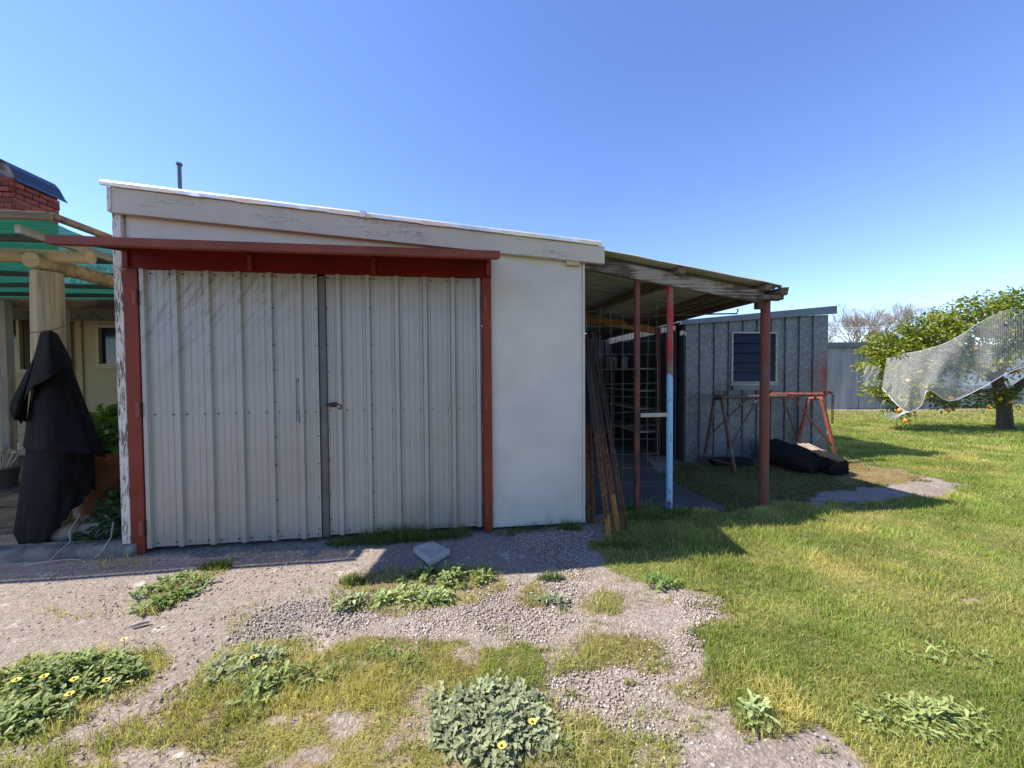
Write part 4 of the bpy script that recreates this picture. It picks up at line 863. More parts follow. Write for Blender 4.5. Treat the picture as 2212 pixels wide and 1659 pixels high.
for (cx, cy, rx, ry, rd, cnt) in lobes:
    c = D(cx, cy, Yt); s = Yt/FPX; k = max(4, cnt//22); cc = unit(k)*(rng.random(k)**.42)[:, None]*np.array([rx*s, rd, ry*s])+c
    for ctr in cc:
        m = int(rng.integers(14, 30)); out = (ctr-c)/np.array([rx*s, rd, ry*s]); off_ = unit(m)*rng.uniform(.02, .16, m)[:, None]*np.array([1.1, 1.1, .8])
        PP.append(ctr+off_); DD.append(off_/np.linalg.norm(off_, axis=1)[:, None]+out*.5+np.array([0, 0, -.15])+unit(m)*.4); tone = rng.random(); g = np.array([.06, .105, .014])*(1-tone)+np.array([.24, .255, .035])*tone
        CC.append(g[None]*rng.uniform(.65, 1.45, m)[:, None]+(rng.random(m) < .08)[:, None]*np.array([.10, .07, .0]))
PP = np.concatenate(PP); DD = np.concatenate(DD); CC = np.concatenate(CC); n = len(PP)
nrm = unit(n)*.7+np.array([0, -.2, 1]); v, f, c = leaves(PP-tb_, DD, nrm, rng.uniform(.065, .11, n), rng.uniform(.03, .05, n), CC)
link('crown', npmesh('crown', v, [f], c), MT['leaf'], ot)
bm = bmesh.new(); bmesh.ops.create_uvsphere(bm, u_segments=14, v_segments=10, radius=.042); me_o = bpy.data.meshes.new('orange'); bm.to_mesh(me_o); bm.free(); me_o.polygons.foreach_set('use_smooth', [True]*len(me_o.polygons)); me_o.materials.append(MT['orange'])
for (x, y, dy) in [(2050, 886, -.5), (2139, 880, -.4), (1957, 908, -.5), (1943, 886, -.4), (2055, 860, -.7), (1996, 836, -.5), (2003, 846, -.5), (2078, 792, -.3), (2108, 752, -.5), (2160, 862, -.3), (1985, 870, -.5), (2200, 800, -.4), (1962, 822, -.7), (2180, 868, -.2)]:
    o = link('orange', me_o, None, ot); o.location = tl3(x, y, dy); o.scale = (1, 1, random.uniform(.92, 1.0))
# bird net draped over the front of the crown
def curve(pts, k):
    pts = np.array(pts, float); t_ = np.linspace(0, len(pts)-1, k); i = np.minimum(t_.astype(int), len(pts)-2); f_ = (t_-i)[:, None]; a = pts[np.maximum(i-1, 0)]; b = pts[i]; c = pts[i+1]; d = pts[np.minimum(i+2, len(pts)-1)]
    return .5*(2*b+(c-a)*f_+(2*a-5*b+4*c-d)*f_**2+(3*b-a-3*c+d)*f_**3)
nu, nv = 90, 46
tope = curve([(1915, 775, -.2), (1950, 765, -.5), (1990, 757, -.8), (2040, 742, -.9), (2085, 718, -.9), (2120, 695, -.75), (2190, 668, -.6), (2300, 690, -.3)], nu)
bote = curve([(1905, 838, -.5), (1955, 888, -1.0), (1990, 876, -1.1), (2006, 842, -1.15), (2052, 866, -1.2), (2120, 838, -1.1), (2190, 800, -1.0), (2300, 770, -.8)], nu)
V = []; UV = []
for j in range(nv):
    t_ = j/(nv-1)
    for i in range(nu):
        a = tope[i]*(1-t_)+bote[i]*t_; fold = .07*math.sin(i*.22+t_*3)*t_+.03*math.sin(i*.47-t_*4)*t_
        p = D(a[0], a[1], Yt+a[2]+fold-.10*math.sin(math.pi*t_)); V.append(p); UV.append((i/(nu-1)*1.0, t_))
idx = np.arange(nu*nv).reshape(nv, nu); q = np.stack([idx[:-1, :-1], idx[:-1, 1:], idx[1:, 1:], idx[1:, :-1]], -1).reshape(-1, 4)
bn = empty('bird_net', V[0]); tag(bn, 'white bird netting sagging over the front of the orange tree', 'netting')
V = np.array(V); link('net_sheet', npmesh('net_sheet', V-V[0], [q], None, True, UV), MT['net'], bn)
for rowi, r in ((0, .0035), (nv-1, .005)):
    MB().tube([Vector(V[rowi*nu+i]-V[0]) for i in range(0, nu, 2)], r, 6).build('net_edge', MT['net_rope'], bn)
b0 = V[0]
bun = MB()
for i in range(9):
    s_ = Vector(V[(nv-1)*nu+12+i//2]-b0); bun.tube([s_, s_+Vector((-.12-.05*i, -.05, -.10-.02*(i % 4))), s_+Vector((-.3-.03*i, -.02, .02*(i % 3)-.04))], .004, 5)
bun.build('gathered_hem', MT['net_rope'], bn)
sc_ = []
for i in range(13):
    for j in range(9): sc_.append(D(1866+i*2.6+2*math.sin(j), 790+j*5.5+2*math.sin(i*1.3), Yt-.7+.04*math.sin(i*1.2+j)))
idx = np.arange(117).reshape(13, 9); q = np.stack([idx[:-1, :-1], idx[:-1, 1:], idx[1:, 1:], idx[1:, :-1]], -1).reshape(-1, 4)
o = link('net_scrap', npmesh('net_scrap', np.array(sc_), [q], None, True, np.array([(i/13*.35, j/9*.4) for i in range(13) for j in range(9)])), MT['net']); tag(o, 'torn scrap of white netting caught on outer orange tree twigs', 'netting')

# ------------------------------------------------------------------ house, chimney
HN = 4.25
ho = empty('house', Wd(-5, HN, 0), ANG); tag(ho, 'cream house with brick chimney behind the shade pergola', 'house')
def H(x, y): p = N(x, y, HN); return p[0]+5, p[2]
w1a, w1b = H(20, 688), H(82, 798); dra, drb = H(148, 690), H(177, 871); w2a, w2b = H(216, 708), H(284, 786)
wl = MB()
holes = [(w1a[0]-.9, w1b[0], w1b[1], w1a[1]), (dra[0], drb[0], -1, dra[1]), (w2a[0], w2b[0], w2b[1], w2a[1])]
us_ = sorted({-6., 3.6}|{h[0] for h in holes}|{h[1] for h in holes}); ys_ = sorted({0., 2.9}|{max(0, h[2]) for h in holes}|{h[3] for h in holes})
wl = MB()
for i in range(len(us_)-1):
    for j in range(len(ys_)-1):
        cx, cz = (us_[i]+us_[i+1])/2, (ys_[j]+ys_[j+1])/2
        if not any(h[0] < cx < h[1] and h[2] < cz < h[3] for h in holes): wl.add([(us_[i], 0, ys_[j]), (us_[i+1], 0, ys_[j]), (us_[i+1], 0, ys_[j+1]), (us_[i], 0, ys_[j+1])], [(0, 1, 2, 3)])
wl.build('wall', MT['cream_wall'], ho)
MB().box(-6, 3.6, .3, 5.5, 0, 2.85).build('building_body', MT['cream_wall'], ho)
for k in range(6): MB().box(-6, dra[0]-.12, -.022, -.002, .05+k*.16, .05+k*.16+.152).build('weatherboard', MT['cream_wall'], ho, .003)
def hwin(a, b, name='window'):
    x0_, z1_, x1_, z0_ = a[0], a[1], b[0], b[1]; fr_ = MB()
    for q_ in ((x0_-.05, x0_, z0_-.05, z1_+.05), (x1_, x1_+.05, z0_-.05, z1_+.05), (x0_+.001, x1_-.001, z1_, z1_+.05), (x0_+.001, x1_-.001, z0_-.05, z0_)): fr_.box(q_[0], q_[1], -.04, .03, q_[2], q_[3])
    w_ = fr_.build(name, MT['cream_trim'], ho, .003); MB().box(x0_, x1_, .03, .036, z0_, z1_).build('pane', MT['glass'], w_); MB().box(x0_-.09, x1_+.09, -.07, -.002, z0_-.085, z0_-.052).build('sill', MT['cream_trim'], w_, .003); return w_
ww = hwin((w1a[0]-.9, w1a[1]), w1b); MB().box(w1a[0]+.12, w1a[0]+.16, -.03, .028, w1b[1], w1a[1]).build('mullion', MT['cream_trim'], ww); MB().box(w1a[0]+.18, w1b[0]-.01, .018, .026, w1b[1]+.01, w1a[1]-.02).build('curtain', MT['curtain'], ww)
hwin(w2a, w2b)
dd = MB().box(dra[0]+.04, drb[0]-.04, .02, .06, .03, dra[1]-.04).build('door', MT['door_tan'], ho, .003); MB().box(dra[0]-.05, dra[0]+.035, -.03, .03, .0, dra[1]+.06).box(drb[0]-.035, drb[0]+.05, -.03, .03, .0, drb[1]*0+dra[1]+.06).box(dra[0]+.036, drb[0]-.036, -.03, .03, dra[1]-.035, dra[1]+.06).build('door_frame', MT['door_tan'], dd, .003)
MB().add([(-6.4, -.5, 2.62), (3.9, -.5, 2.62), (3.9, 3, 3.55), (-6.4, 3, 3.55), (3.9, 6.2, 2.7), (-6.4, 6.2, 2.7)], [(0, 1, 2, 3), (3, 2, 4, 5)]).build('roof', MT['house_roof'], ho)
MB().box(-6.4, 3.9, -.56, -.505, 2.52, 2.66).build('gutter', MT['cream_trim'], ho)
# chimney of single bricks
cf = D(34, 480, 6.35); lc = L(cf); cu1, cn0 = lc[0]+5, lc[1]-HN; cw, cdp = .95, .68; ztop = L(D(34, 382, 6.35))[2]
chm = MB().box(cu1-cw+.012, cu1-.012, cn0+.012, cn0+cdp-.012, 2.6, ztop-.01).build('chimney', MT['mortar'], ho)
def brickme(a, b, c):
    mb = MB().box(-a/2, a/2, -b/2, b/2, -c/2, c/2); me = bpy.data.meshes.new('brick'); me.from_pydata(mb.v, [], mb.f); bm = bmesh.new(); bm.from_mesh(me); bmesh.ops.bevel(bm, geom=bm.edges[:], offset=.005, segments=1, affect='EDGES'); bmesh.ops.recalc_face_normals(bm, faces=bm.faces); bm.to_mesh(me); bm.free(); me.materials.append(MT['brick']); return me
bl, bh_, bd = .2283, .072, .108; mes = {k: brickme(k, bd, bh_) for k in (bl-.01, .1045)}
def put(me_, x, y, z, rot, out=0.):
    o = link('brick', me_, None, chm); o.location = (x, y, z); o.rotation_euler = (0, random.uniform(-.01, .01), rot+random.uniform(-.012, .012)); return o
ncr = 13; ch_ = .086
for r in range(ncr):
    z = ztop-ch_*(r+.5); ex = .035 if r in (1, 2) else (.02 if r == 3 else 0)
    off_ = bl/2 if r % 2 else 0
    for side in range(4):
        ln = cw if side % 2 == 0 else cdp
        s0 = 0 if r % 2 else .0
        kx = 0.
        first = True
        while kx < ln-.02:
            w_ = .1145 if (first and r % 2) else bl
            if kx+w_ > ln+.02: w_ = .1145
            if kx+w_ > ln: w_ = ln-kx
            if w_ < .03: break
            c = kx+w_/2; me_ = mes[.1045] if w_ < .2 else mes[bl-.01]; fitx = (w_-.01)/(.1045 if w_ < .2 else bl-.01)
            y_off = bd/2-ex-.006
            if side == 0: put(me_, cu1-cw+c, cn0+y_off, z, 0).scale.x = fitx
            elif side == 1: put(me_, cu1-y_off, cn0+c, z, math.pi/2).scale.x = fitx
            elif side == 2: put(me_, cu1-cw+c, cn0+cdp-y_off, z, 0).scale.x = fitx
            else: put(me_, cu1-cw+y_off, cn0+c, z, math.pi/2).scale.x = fitx
            kx += w_; first = False
cw_ = MB(); xm = cu1-cw/2; hw_ = cw/2
half = [(hw_+.075, -.075), (hw_+.035, -.02), (hw_-.05, .16), (hw_-.12, .25), (hw_-.22, .30), (hw_-.34, .325)]
prof_ = [(xm+a, ztop+b) for a, b in half]+[(xm-a, ztop+b) for a, b in reversed(half)]
n = len(prof_); y0_, y1_ = cn0-.02, cn0+cdp+.10
cw_.add([(x, y0_, z) for x, z in prof_]+[(x, y1_, z) for x, z in prof_]+[(x, y0_, z-.012) for x, z in prof_]+[(x, y1_, z-.012) for x, z in prof_], [(i, i+1, n+i+1, n+i) for i in range(n-1)]+[(2*n+i+1, 2*n+i, 3*n+i, 3*n+i+1) for i in range(n-1)]+[(i+1, i, 2*n+i, 2*n+i+1) for i in range(n-1)]+[(n+i, n+i+1, 3*n+i+1, 3*n+i) for i in range(n-1)])
cw_.build('chimney_cowl', MT['cowl'], ho)

# ------------------------------------------------------------------ pergola with green shade cloth
pg = empty('pergola', Wd(-1.5, 1, 0), ANG); tag(pg, 'log post pergola roofed with green shade cloth beside the shed', 'pergola')
PB = np.array([-1.5, 1, 0.])
def pl(x, y, k): return Vector(N(x, y, k)-PB)
cF = L(D(98, 472, 2.72)); n0 = cF[1]; zt = cF[2]; uR = cF[0]
NB = 4.0; zb = lambda n: zt+(n-n0)*.012
def S_(u, n, z): return Vector((u, n, z))-Vector(PB)
cm = MB(); cu = 44; cv = 26; vs = []
for j in range(cv+1):
    for i in range(cu+1):
        u = uR-9+8.98*i/cu; n = n0+.03+(NB-n0)*j/cv; vs.append(S_(u, n, zb(n)+.012-.03*abs(math.sin(math.pi*(n-n0)/.62))*1+.006*math.sin(u*7)))
cm.add(vs, [(j*(cu+1)+i, j*(cu+1)+i+1, (j+1)*(cu+1)+i+1, (j+1)*(cu+1)+i) for j in range(cv) for i in range(cu)], True).build('shade_cloth', MT['green_cloth'], pg)
MB().bar(S_(uR-9, n0, zt+.015), S_(uR+.03, n0, zt+.015), .045, .05).build('front_fascia', MT['pergola_timber'], pg, .004)
MB().bar(S_(uR, n0+.03, zt+.035), S_(uR, NB, zb(NB)+.035), .06, .04).build('side_batten', MT['pergola_timber'], pg, .004)
for (x, y) in ((37, 482), (-220, 500)):
    p = L(D(x, y+6, 2.78)); MB().bar(S_(p[0], p[1], zt-.045), S_(p[0], NB, zb(NB)-.045), .04, .06).build('tube_rafter', MT['white_tube'], pg, .004)
for k in range(6):
    n = n0+.35+k*.62; MB().bar(S_(uR-9, n, zb(n)-.035), S_(uR-.03, n, zb(n)-.035), .05, .05).build('tube_batten', MT['dark_tube'], pg)
pp = L(D(106, 700, 3.14)); 
post = MB().tube([S_(pp[0]-.02, pp[1], -.02), S_(pp[0]-.01, pp[1], 1.2), S_(pp[0], pp[1], 2.20)], [.105, .098, .092], 20, wob=.02).build('log_post', MT['pine_log'], pg)
zl = L(D(185, 553, 3.12))
MB().tube([S_(zl[0]-2.4, pp[1]-.02, zl[2]), S_(zl[0], pp[1]-.02, zl[2])], .052, 14, wob=.03).build('log_rail', MT['pine_log_x'], pg)
MB().tube([S_(pp[0], pp[1]-.12, 2.27), S_(pp[0], NB, 2.27)], .062, 14, wob=.03).build('log_rail', MT['pine_log_x'], pg)
MB().tube([S_(uR-9, 2.35, 2.30), S_(uR, 2.35, 2.30)], .06, 12, wob=.03).build('log_rail', MT['rafter'], pg)
MB().bar(S_(uR-9, 3.7, 2.33), S_(uR, 3.7, 2.33), .05, .14).build('rear_beam', MT['rafter'], pg, .004)
op = L(G(25, 1049)); MB().box(op[0]-.045-PB[0], op[0]+.045-PB[0], op[1]-.045-PB[1], op[1]+.045-PB[1], 0, 2.3).build('square_post', MT['old_post'], pg, .006)
op2 = L(D(140, 800, 5.2)); MB().box(op2[0]-.045-PB[0], op2[0]+.045-PB[0], op2[1]-.045-PB[1], op2[1]+.045-PB[1], 0, 2.3).build('square_post', MT['old_post'], pg, .006)
# planked floor below
dk = empty('deck', Wd(-3, 2, 0), ANG); tag(dk, kind='structure')
k = 0; n = .55
while n < 4.15: MB().box(-4.5, 2.8, n-2, n-2+.135, -.02, .03+random.uniform(-.003, .003)).build('plank', MT['rafter'], dk, .004); n += .142

# ------------------------------------------------------------------ black shade cloth hung on the post
bc = empty('black_cloth', Wd(pp[0], pp[1], 0), 0); tag(bc, 'torn black shade cloth tied round the log post and trailing to the kerb', 'cloth')
bb = Wd(pp[0], pp[1], 0)
def drape(name, topc, botc, Y0, depth, nu=46, nv=30, seed=0, amp=.02, hem=0.):
    T_ = curve(topc, nu); B_ = curve(botc, nu); V = []; rs = np.random.default_rng(seed); ph = rs.uniform(0, 6.28, 6)
    for j in range(nv):
        t_ = j/(nv-1)
        for i in range(nu):
            a = i/(nu-1); p2 = T_[i]*(1-t_)+B_[i]*t_; ang = (a-.5)*math.pi*1.05
            dep = -math.cos(ang)*(depth[0]*(1-t_)+depth[1]*t_)
            fo = amp*(.25+.9*t_)*(1.6*(fbm(np.array([a*4.2+seed*7.]), np.array([t_*1.1]), 1., seed)[0]-.5)*2.2+.5*math.sin(a*12+ph[0]+t_*2.3)*math.sin(a*5+ph[1])+.25*math.sin(a*29+ph[2]+t_)*t_)+.0012*rs.normal()*(t_ > .2)
            jx = 3*rs.normal()*(j == nv-1)*(.4+hem)
            p = D(p2[0]+jx*.6, p2[1]+jx, Y0+dep+fo); p[2] = max(p[2], .004); V.append(p-bb)
    idx = np.arange(nu*nv).reshape(nv, nu); q = np.stack([idx[:-1, :-1], idx[:-1, 1:], idx[1:, 1:], idx[1:, :-1]], -1).reshape(-1, 4)
    o = link(name, npmesh(name, np.array(V), [q], None, True), MT['black_cloth'], bc); m = o.modifiers.new('s', 'SOLIDIFY'); m.thickness = .003; return o
drape('lower_skirt', [(58, 960), (90, 962), (120, 964), (160, 964), (202, 962)], [(30, 1150), (56, 1196), (100, 1168), (150, 1110), (206, 1052)], 3.10, (.14, .17), seed=1, hem=.5)
drape('middle_skirt', [(84, 745), (95, 735), (108, 732), (120, 738), (138, 750)], [(50, 965), (75, 978), (115, 978), (190, 980), (228, 988)], 3.08, (.12, .22), seed=2)
drape('upper_cape', [(88, 717), (97, 714), (106, 714), (114, 716), (124, 722)], [(44, 880), (70, 838), (100, 822), (132, 800), (157, 784)], 3.05, (.115, .25), seed=3, amp=.012)
drape('torn_flap', [(74, 770), (70, 790), (64, 810)], [(22, 872), (30, 905), (56, 912)], 3.08, (.10, .12), nu=20, nv=20, seed=4, amp=.02, hem=1.)
MB().tube([Vector(D(64, 719, 2.96))-Vector(bb), Vector(D(100, 716, 2.93))-Vector(bb), Vector(D(140, 705, 2.97))-Vector(bb), Vector(D(135, 694, 2.96))-Vector(bb)], .003, 6).build('tie_wire', MT['rust_dark'], bc)

# ------------------------------------------------------------------ kerb, rocks, pot, plants on the left
kb = MB(); ka, kc = G(-120, 1226), G(285, 1200); vs = []; sg = 12; kn = 60
for i in range(kn):
    p = ka+(kc-ka)*i/(kn-1)+np.array([0, .10+.006*math.sin(i*.5), 0])
    for j in range(sg): a_ = math.pi*j/(sg-1); rr = 1+.10*(fbm(np.array([i*.35]), np.array([j*.6]), 1., 5)[0]-.5)+random.uniform(-.025, .025); vs.append((p[0], p[1]-.095*math.cos(a_)*rr, -.02+.11*rr*math.sin(a_)**.7))
kb.add(vs, [(i*sg+j, i*sg+j+1, (i+1)*sg+j+1, (i+1)*sg+j) for i in range(kn-1) for j in range(sg-1)]+[tuple(range((kn-1)*sg, kn*sg))], True); ko = kb.build('kerb', MT['kerb']); tag(ko, kind='structure')
def rock(x, y, w_, label, Y):
    p = D(x, y, Y); r = w_/2*Y/FPX; bm = bmesh.new(); bmesh.ops.create_icosphere(bm, subdivisions=3, radius=1); ph = [random.uniform(0, 6.28) for _ in range(4)]
    for v in bm.verts:
        c = v.co; k = 1+.12*math.sin(c.x*3+ph[0])+.1*math.sin(c.y*4+ph[1])+.08*math.sin(c.z*5+ph[2]+c.x*2); v.co = Vector((c.x*r*1.05*k, c.y*r*.9*k, c.z*r*.78*k))
    me = bpy.data.meshes.new('rock'); bm.to_mesh(me); bm.free(); me.polygons.foreach_set('use_smooth', [True]*len(me.polygons)); o = link('rock', me, MT['rock']); o.location = p; tag(o, label, 'rock', 'rocks edging the garden bed'); return o
rock(142, 1152, 54, 'round pale rock sitting on the kerb below the black cloth', 3.10); rock(183, 1132, 46, 'smooth rock at the back of the garden bed edging', 3.24); rock(216, 1140, 58, 'largest tan rock half hidden under the ivy leaves', 3.17); rock(248, 1152, 40, 'small rock tucked against the shed corner post', 3.14); rock(108, 1172, 52, 'flat wedge of rock under the hem of the black cloth', 3.08)
soil_ = MB(); 
pc = D(240, 1050, 3.55); pc = np.array([pc[0], pc[1], 0]); pot = empty('terracotta_pot', pc); tag(pot, 'large terracotta tub between black cloth and shed corner', 'pot')
MB().tube([(0, 0, 0), (0, 0, .35), (0, 0, .60), (0, 0, .605), (0, 0, .68), (0, 0, .68), (0, 0, .6)], [.19, .235, .255, .275, .28, .245, .235], 28).build('tub', MT['terracotta'], pot)
MB().tube([(0, 0, .60), (0, 0, .64)], .234, 20).build('potting_soil', MT['dark_heap'], pot)
def bushy(name, ctr, rad, cnt, label, cat, ln, wd, g1_, g2_, flowers=0):
    b = np.array(ctr); o = empty(name, b); tag(o, label, cat); c = unit(cnt)*(rng.random(cnt)**.5)[:, None]*np.array(rad)
    d = c/np.array(rad)+unit(cnt)*.5; nr = c/np.array(rad)*.8+np.array([0, -.3, 1])+unit(cnt)*.4; tn = rng.random(cnt)[:, None]; cr = (np.array(g1_)*(1-tn)+np.array(g2_)*tn)*rng.uniform(.7, 1.3, cnt)[:, None]
    c[:, 2] += rad[2]*.8; v, f, cc = leaves(c, d, nr, rng.uniform(.6, 1.2, cnt)*ln, rng.uniform(.7, 1.2, cnt)*wd, cr); link('foliage', npmesh('foliage', v, [f], cc), MT['weed'], o)
    st = MB()
    for i in range(10): a_ = random.uniform(0, 6.28); st.tube([(0, 0, -.02), (math.cos(a_)*rad[0]*.4, math.sin(a_)*rad[1]*.4, rad[2]*.6), (math.cos(a_)*rad[0]*.75, math.sin(a_)*rad[1]*.75, rad[2]*1.1)], [.006, .004, .002], 5)
    st.build('stem', MT['twig'], o)
    for i in range(flowers):
        p = Vector((rad[0]*random.uniform(-.3, .1), -rad[1]*.95, rad[2]*random.uniform(.2, .4))); MB().tube([p, p+Vector((0, -.02, .012))], [.012, .02], 8).build('flower', MT['petal'], o)
    return o
bushy('potted_plant', pc+np.array([0, -.02, .66]), (.31, .28, .22), 380, 'leafy green plant with round leaves growing from the terracotta tub', 'plant', .085, .085, (.05, .11, .02), (.13, .24, .05), 3)
ivc = G(245, 1170); bushy('ivy', (ivc[0], ivc[1]+.10, .02), (.22, .20, .20), 420, 'dark ivy trailing over the rocks at the shed corner', 'plant', .05, .045, (.02, .05, .015), (.06, .12, .04))
bushy('ivy', (ivc[0]-.05, ivc[1]+.34, .1), (.26, .2, .22), 380, 'ivy thicket climbing in front of the terracotta tub', 'plant', .055, .05, (.02, .055, .015), (.07, .13, .045))
ivd = G(190, 1195); bushy('ivy', (ivd[0], ivd[1]+.06, .02), (.22, .08, .06), 160, 'low ivy runner spilling over the kerb', 'plant', .045, .04, (.02, .05, .015), (.05, .10, .03))
fpp = G(10, 1060); fpo = empty('planter', (fpp[0]-.05, fpp[1], .03)); tag(fpo, 'dark planter with dried cream flowers beside the grey post', 'planter')
MB().tube([(0, 0, 0), (0, 0, .22), (0, 0, .24)], [.12, .16, .17], 18).build('bowl', MT['dark_tube'], fpo); fl_ = MB()
for i in range(26): a_ = random.uniform(0, 6.28); r = random.uniform(0, .17); fl_.tube([(math.cos(a_)*r*.4, math.sin(a_)*r*.4, .22), (math.cos(a_)*r, math.sin(a_)*r, .36+random.uniform(0, .12)), (math.cos(a_)*r*1.1, math.sin(a_)*r*1.1, .40+random.uniform(0, .12))], [.003, .004, .022], 6)
fl_.build('dried_flowers', MT['pale_flower'], fpo)
def twig(name, pts, r, label):
    tag(MB().tube([D(x, y, Y) for x, y, Y in pts], r, 6, wob=.1).build(name, MT['twig']), label, 'stick', 'dead stems by the kerb')
twig('dead_stem', [(172, 1112, 3.02), (150, 1150, 2.93), (152, 1170, 2.88), (120, 1200, 2.80), (102, 1216, 2.74)], .005, 'dead pale stem bending over the round rock and kerb')
twig('dead_stem', [(245, 1128, 3.02), (240, 1160, 2.94), (222, 1190, 2.84), (205, 1206, 2.80)], .006, 'forked dead stem leaning on the kerb in front of the ivy')
twig('dead_stem', [(40, 1226, 2.72), (95, 1214, 2.74), (150, 1208, 2.80), (176, 1210, 2.79)], .0045, 'thin dead stem lying along the foot of the kerb')

# ------------------------------------------------------------------ small things on the drive
pv = [G(893, 1194), G(934, 1181), G(972, 1199), G(930, 1225)]; pv = np.array(pv)
pm = MB(); pm.add([(*v[:2], 0.002) for v in pv]+[(*v[:2], .045) for v in pv], [(3, 2, 1, 0), (4, 5, 6, 7)]+[(i, (i+1) % 4, (i+1) % 4+4, i+4) for i in range(4)])
tag(pm.build('concrete_paver', MT['concrete'], None, .003), 'loose square concrete paver lying on the shaded driveway', 'paver')
a, b = G(284, 1357), G(323, 1347); tag(MB().tube([(*a[:2], .012), (*((a+b)/2)[:2], .016), (*b[:2], .012)], [.008, .011, .006], 8, wob=.15).build('stick', MT['twig']), 'short pale stick lying on the sunlit drive', 'stick')
# broadleaf weeds
def lobed(n, base, az, pitch, ln, wd, cr, curl):
    k = 9; tt = np.linspace(0, 1, k); prof = np.array([.10, .45, .28, .75, .45, 1.0, .70, .62, .06]); V = np.empty((n, k, 3, 3))
    dx = np.stack([np.cos(az), np.sin(az), np.zeros(n)], 1); sd = np.stack([-np.sin(az), np.cos(az), np.zeros(n)], 1); up = np.array([0, 0, 1.])
    for i in range(k):
        s = tt[i]; hgt = np.sin(pitch)*s*ln-curl*ln*s*s; r = np.cos(pitch)*ln*s; m = base+dx*r[:, None]+up*hgt[:, None]
        hw = (wd*prof[i]*.5*rng.uniform(.75, 1.2, n))[:, None]; rise = up*(hw*.35)+up*(rng.normal(0, .12, n)[:, None]*hw)
        V[:, i, 0] = m-sd*hw+rise; V[:, i, 1] = m; V[:, i, 2] = m+sd*hw+rise
    i0 = np.arange(n)[:, None]*(k*3); F_ = []
    for i in range(k-1):
        for c in (0, 1): F_.append(i0+np.array([[i*3+c, i*3+c+1, (i+1)*3+c+1, (i+1)*3+c]]))
    C_ = np.repeat(cr[:, None], k*3, 1); C_ = C_.reshape(n, k, 3, 3); C_[:, :, 1] *= 1.25
    return V.reshape(-1, 3), np.concatenate(F_), C_.reshape(-1, 3)
def flower(p, o, r=.017):
    n = 14; mb = MB()
    for i in range(n):
        a_ = i*math.tau/n; d = Vector((math.cos(a_), math.sin(a_)*.9, .28)); s = Vector((-math.sin(a_), math.cos(a_), 0)); P0 = Vector(p); mb.add([P0+d*r*.25, P0+d*r*.7+s*r*.17, P0+d*r, P0+d*r*.7-s*r*.17], [(0, 1, 2, 3)])
    f_ = mb.build('flower', MT['petal'], o); MB().tube([Vector(p)+Vector((0, 0, -.002)), Vector(p)+Vector((0, 0, .007))], [r*.22, r*.16], 10).build('flower_eye', MT['flower_eye'], f_)
    MB().tube([(p[0], p[1], 0), Vector(p)], .002, 5).build('flower_stalk', MT['twig'], f_)
def weed(cx, cy, rx, ry, cnt, ln, label, g1_=(.07, .11, .055), g2_=(.17, .225, .13), fl=(), hgt=.05, rosettes=10):
    c0 = G(cx, cy); s = c0[1]/FPX; sy = c0[1]**2/(FPX*EYE); o = empty('capeweed', c0); tag(o, label, 'weed', 'broadleaf weeds in the drive'); Rx, Ry = rx*s, ry*sy
    Vs, Fs, Cs = [], [], []; off_ = 0; per = max(5, cnt//rosettes)
    for k in range(rosettes):
        a_ = rng.uniform(0, 6.28); rr = math.sqrt(rng.random())*(1-.38*math.sin(a_*3+cx)**2*(rosettes > 40)); cx_, cy_ = math.cos(a_)*Rx*rr, math.sin(a_)*Ry*rr; n = per
        az = rng.uniform(0, 6.28, n); base = np.stack([cx_+rng.normal(0, .012, n), cy_+rng.normal(0, .012, n), rng.uniform(.0, hgt, n)*(1.2-rr)], 1); tn = np.clip(rng.random(n)*.75+rng.random()*.45-.1, 0, 1)[:, None]
        v, f, c = lobed(n, base, az, rng.uniform(.1, 1.0, n), ln*rng.uniform(.55, 1.25, n), ln*.36*rng.uniform(.7, 1.2, n), (np.array(g1_)*(1-tn)+np.array(g2_)*tn)*rng.uniform(.8, 1.2, n)[:, None], rng.uniform(.1, .5, n))
        Vs.append(v); Fs.append(f+off_); Cs.append(c); off_ += len(v)
    link('foliage', npmesh('foliage', np.concatenate(Vs), [np.concatenate(Fs)], np.concatenate(Cs)), MT['weed'], o)
    for (fx, fy, z) in fl: p = G(fx, fy, z); flower((p[0]-c0[0], p[1]-c0[1], z), o)
    return o
GY = ((.13, .155, .085), (.33, .355, .205)); GG = ((.085, .125, .03), (.28, .33, .115))
weed(1060, 1560, 165, 108, 2400, .052, 'large grey green capeweed mound with one yellow daisy in the front grass', *GY, fl=[(1084, 1612, .075), (1150, 1560, .05)], hgt=.055, rosettes=120)
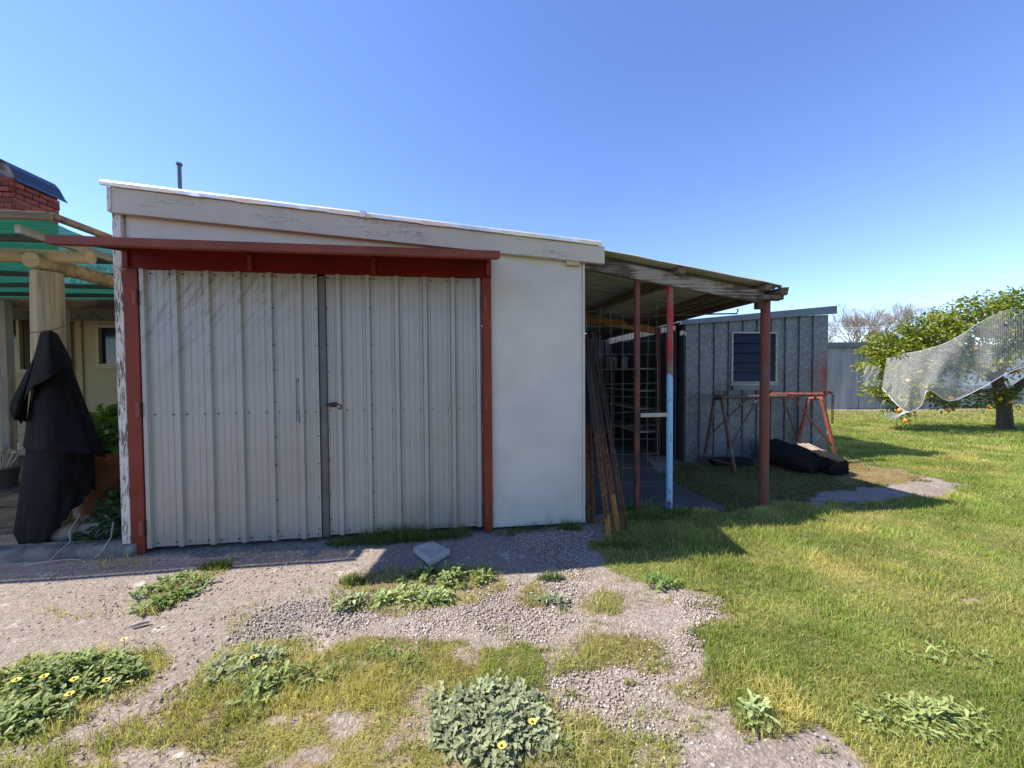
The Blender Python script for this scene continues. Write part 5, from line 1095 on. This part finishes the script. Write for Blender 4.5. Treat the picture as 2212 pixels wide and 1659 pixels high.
weed(150, 1462, 190, 52, 2600, .046, 'broad capeweed patch dotted with yellow daisies beside the drive', *GG, fl=[(36, 1470, .09), (95, 1462, .1), (160, 1468, .08), (230, 1470, .09), (150, 1500, .09), (268, 1382, .08)], hgt=.06, rosettes=150)
weed(40, 1560, 120, 50, 800, .05, 'capeweed spreading below the daisy patch', *GG, rosettes=50)
weed(530, 1440, 80, 30, 420, .055, 'ragged capeweed with pale leaves at the gravel edge', *GY, fl=[(548, 1420, .05)], rosettes=26)
weed(565, 1495, 50, 34, 260, .055, 'small capeweed rosettes in dry grass below the gravel', *GG, rosettes=16)
weed(380, 1270, 70, 30, 260, .06, 'bright weeds growing along the crack in the asphalt', (.08, .13, .03), (.2, .27, .08), rosettes=20)
weed(330, 1310, 40, 16, 110, .05, 'low weeds at the lower end of the asphalt crack', (.08, .13, .03), (.2, .27, .08), rosettes=10)
weed(970, 1250, 100, 20, 420, .06, 'dense weeds in shade behind the loose paver', GG[0], GG[1], rosettes=26, hgt=.06)
weed(900, 1292, 85, 16, 330, .06, 'sunlit pale green weeds at the edge of the awning shadow', (.14, .19, .06), (.34, .40, .17), rosettes=24, hgt=.05)
weed(755, 1308, 34, 10, 80, .07, 'single pale thistle rosette on the gravel', (.15, .18, .09), (.33, .36, .2), rosettes=5)
weed(1200, 1300, 24, 8, 40, .06, 'tiny grey rosette in the gravel', *GY, rosettes=2)
weed(1640, 1560, 40, 46, 90, .055, 'big leaved sow thistle at the lawn edge', (.14, .19, .06), (.32, .38, .17), rosettes=6)
weed(2010, 1560, 150, 50, 330, .045, 'coarse dock leaves in the lawn grass', (.15, .20, .05), (.32, .37, .14), rosettes=34)
weed(820, 1430, 120, 30, 260, .04, 'mat of small clover in the front grass', (.09, .13, .03), (.19, .23, .07), rosettes=30, hgt=.02)
weed(1420, 1262, 40, 14, 140, .05, 'clover clump where lawn meets gravel', (.08, .14, .03), (.19, .27, .08), rosettes=12)
weed(640, 1470, 70, 24, 120, .06, 'scattered flat weeds left of the capeweed mound', *GG, rosettes=10)
weed(2050, 1420, 110, 26, 90, .04, 'flat plantain leaves in the sunny lawn', (.15, .20, .05), (.30, .36, .13), rosettes=16)
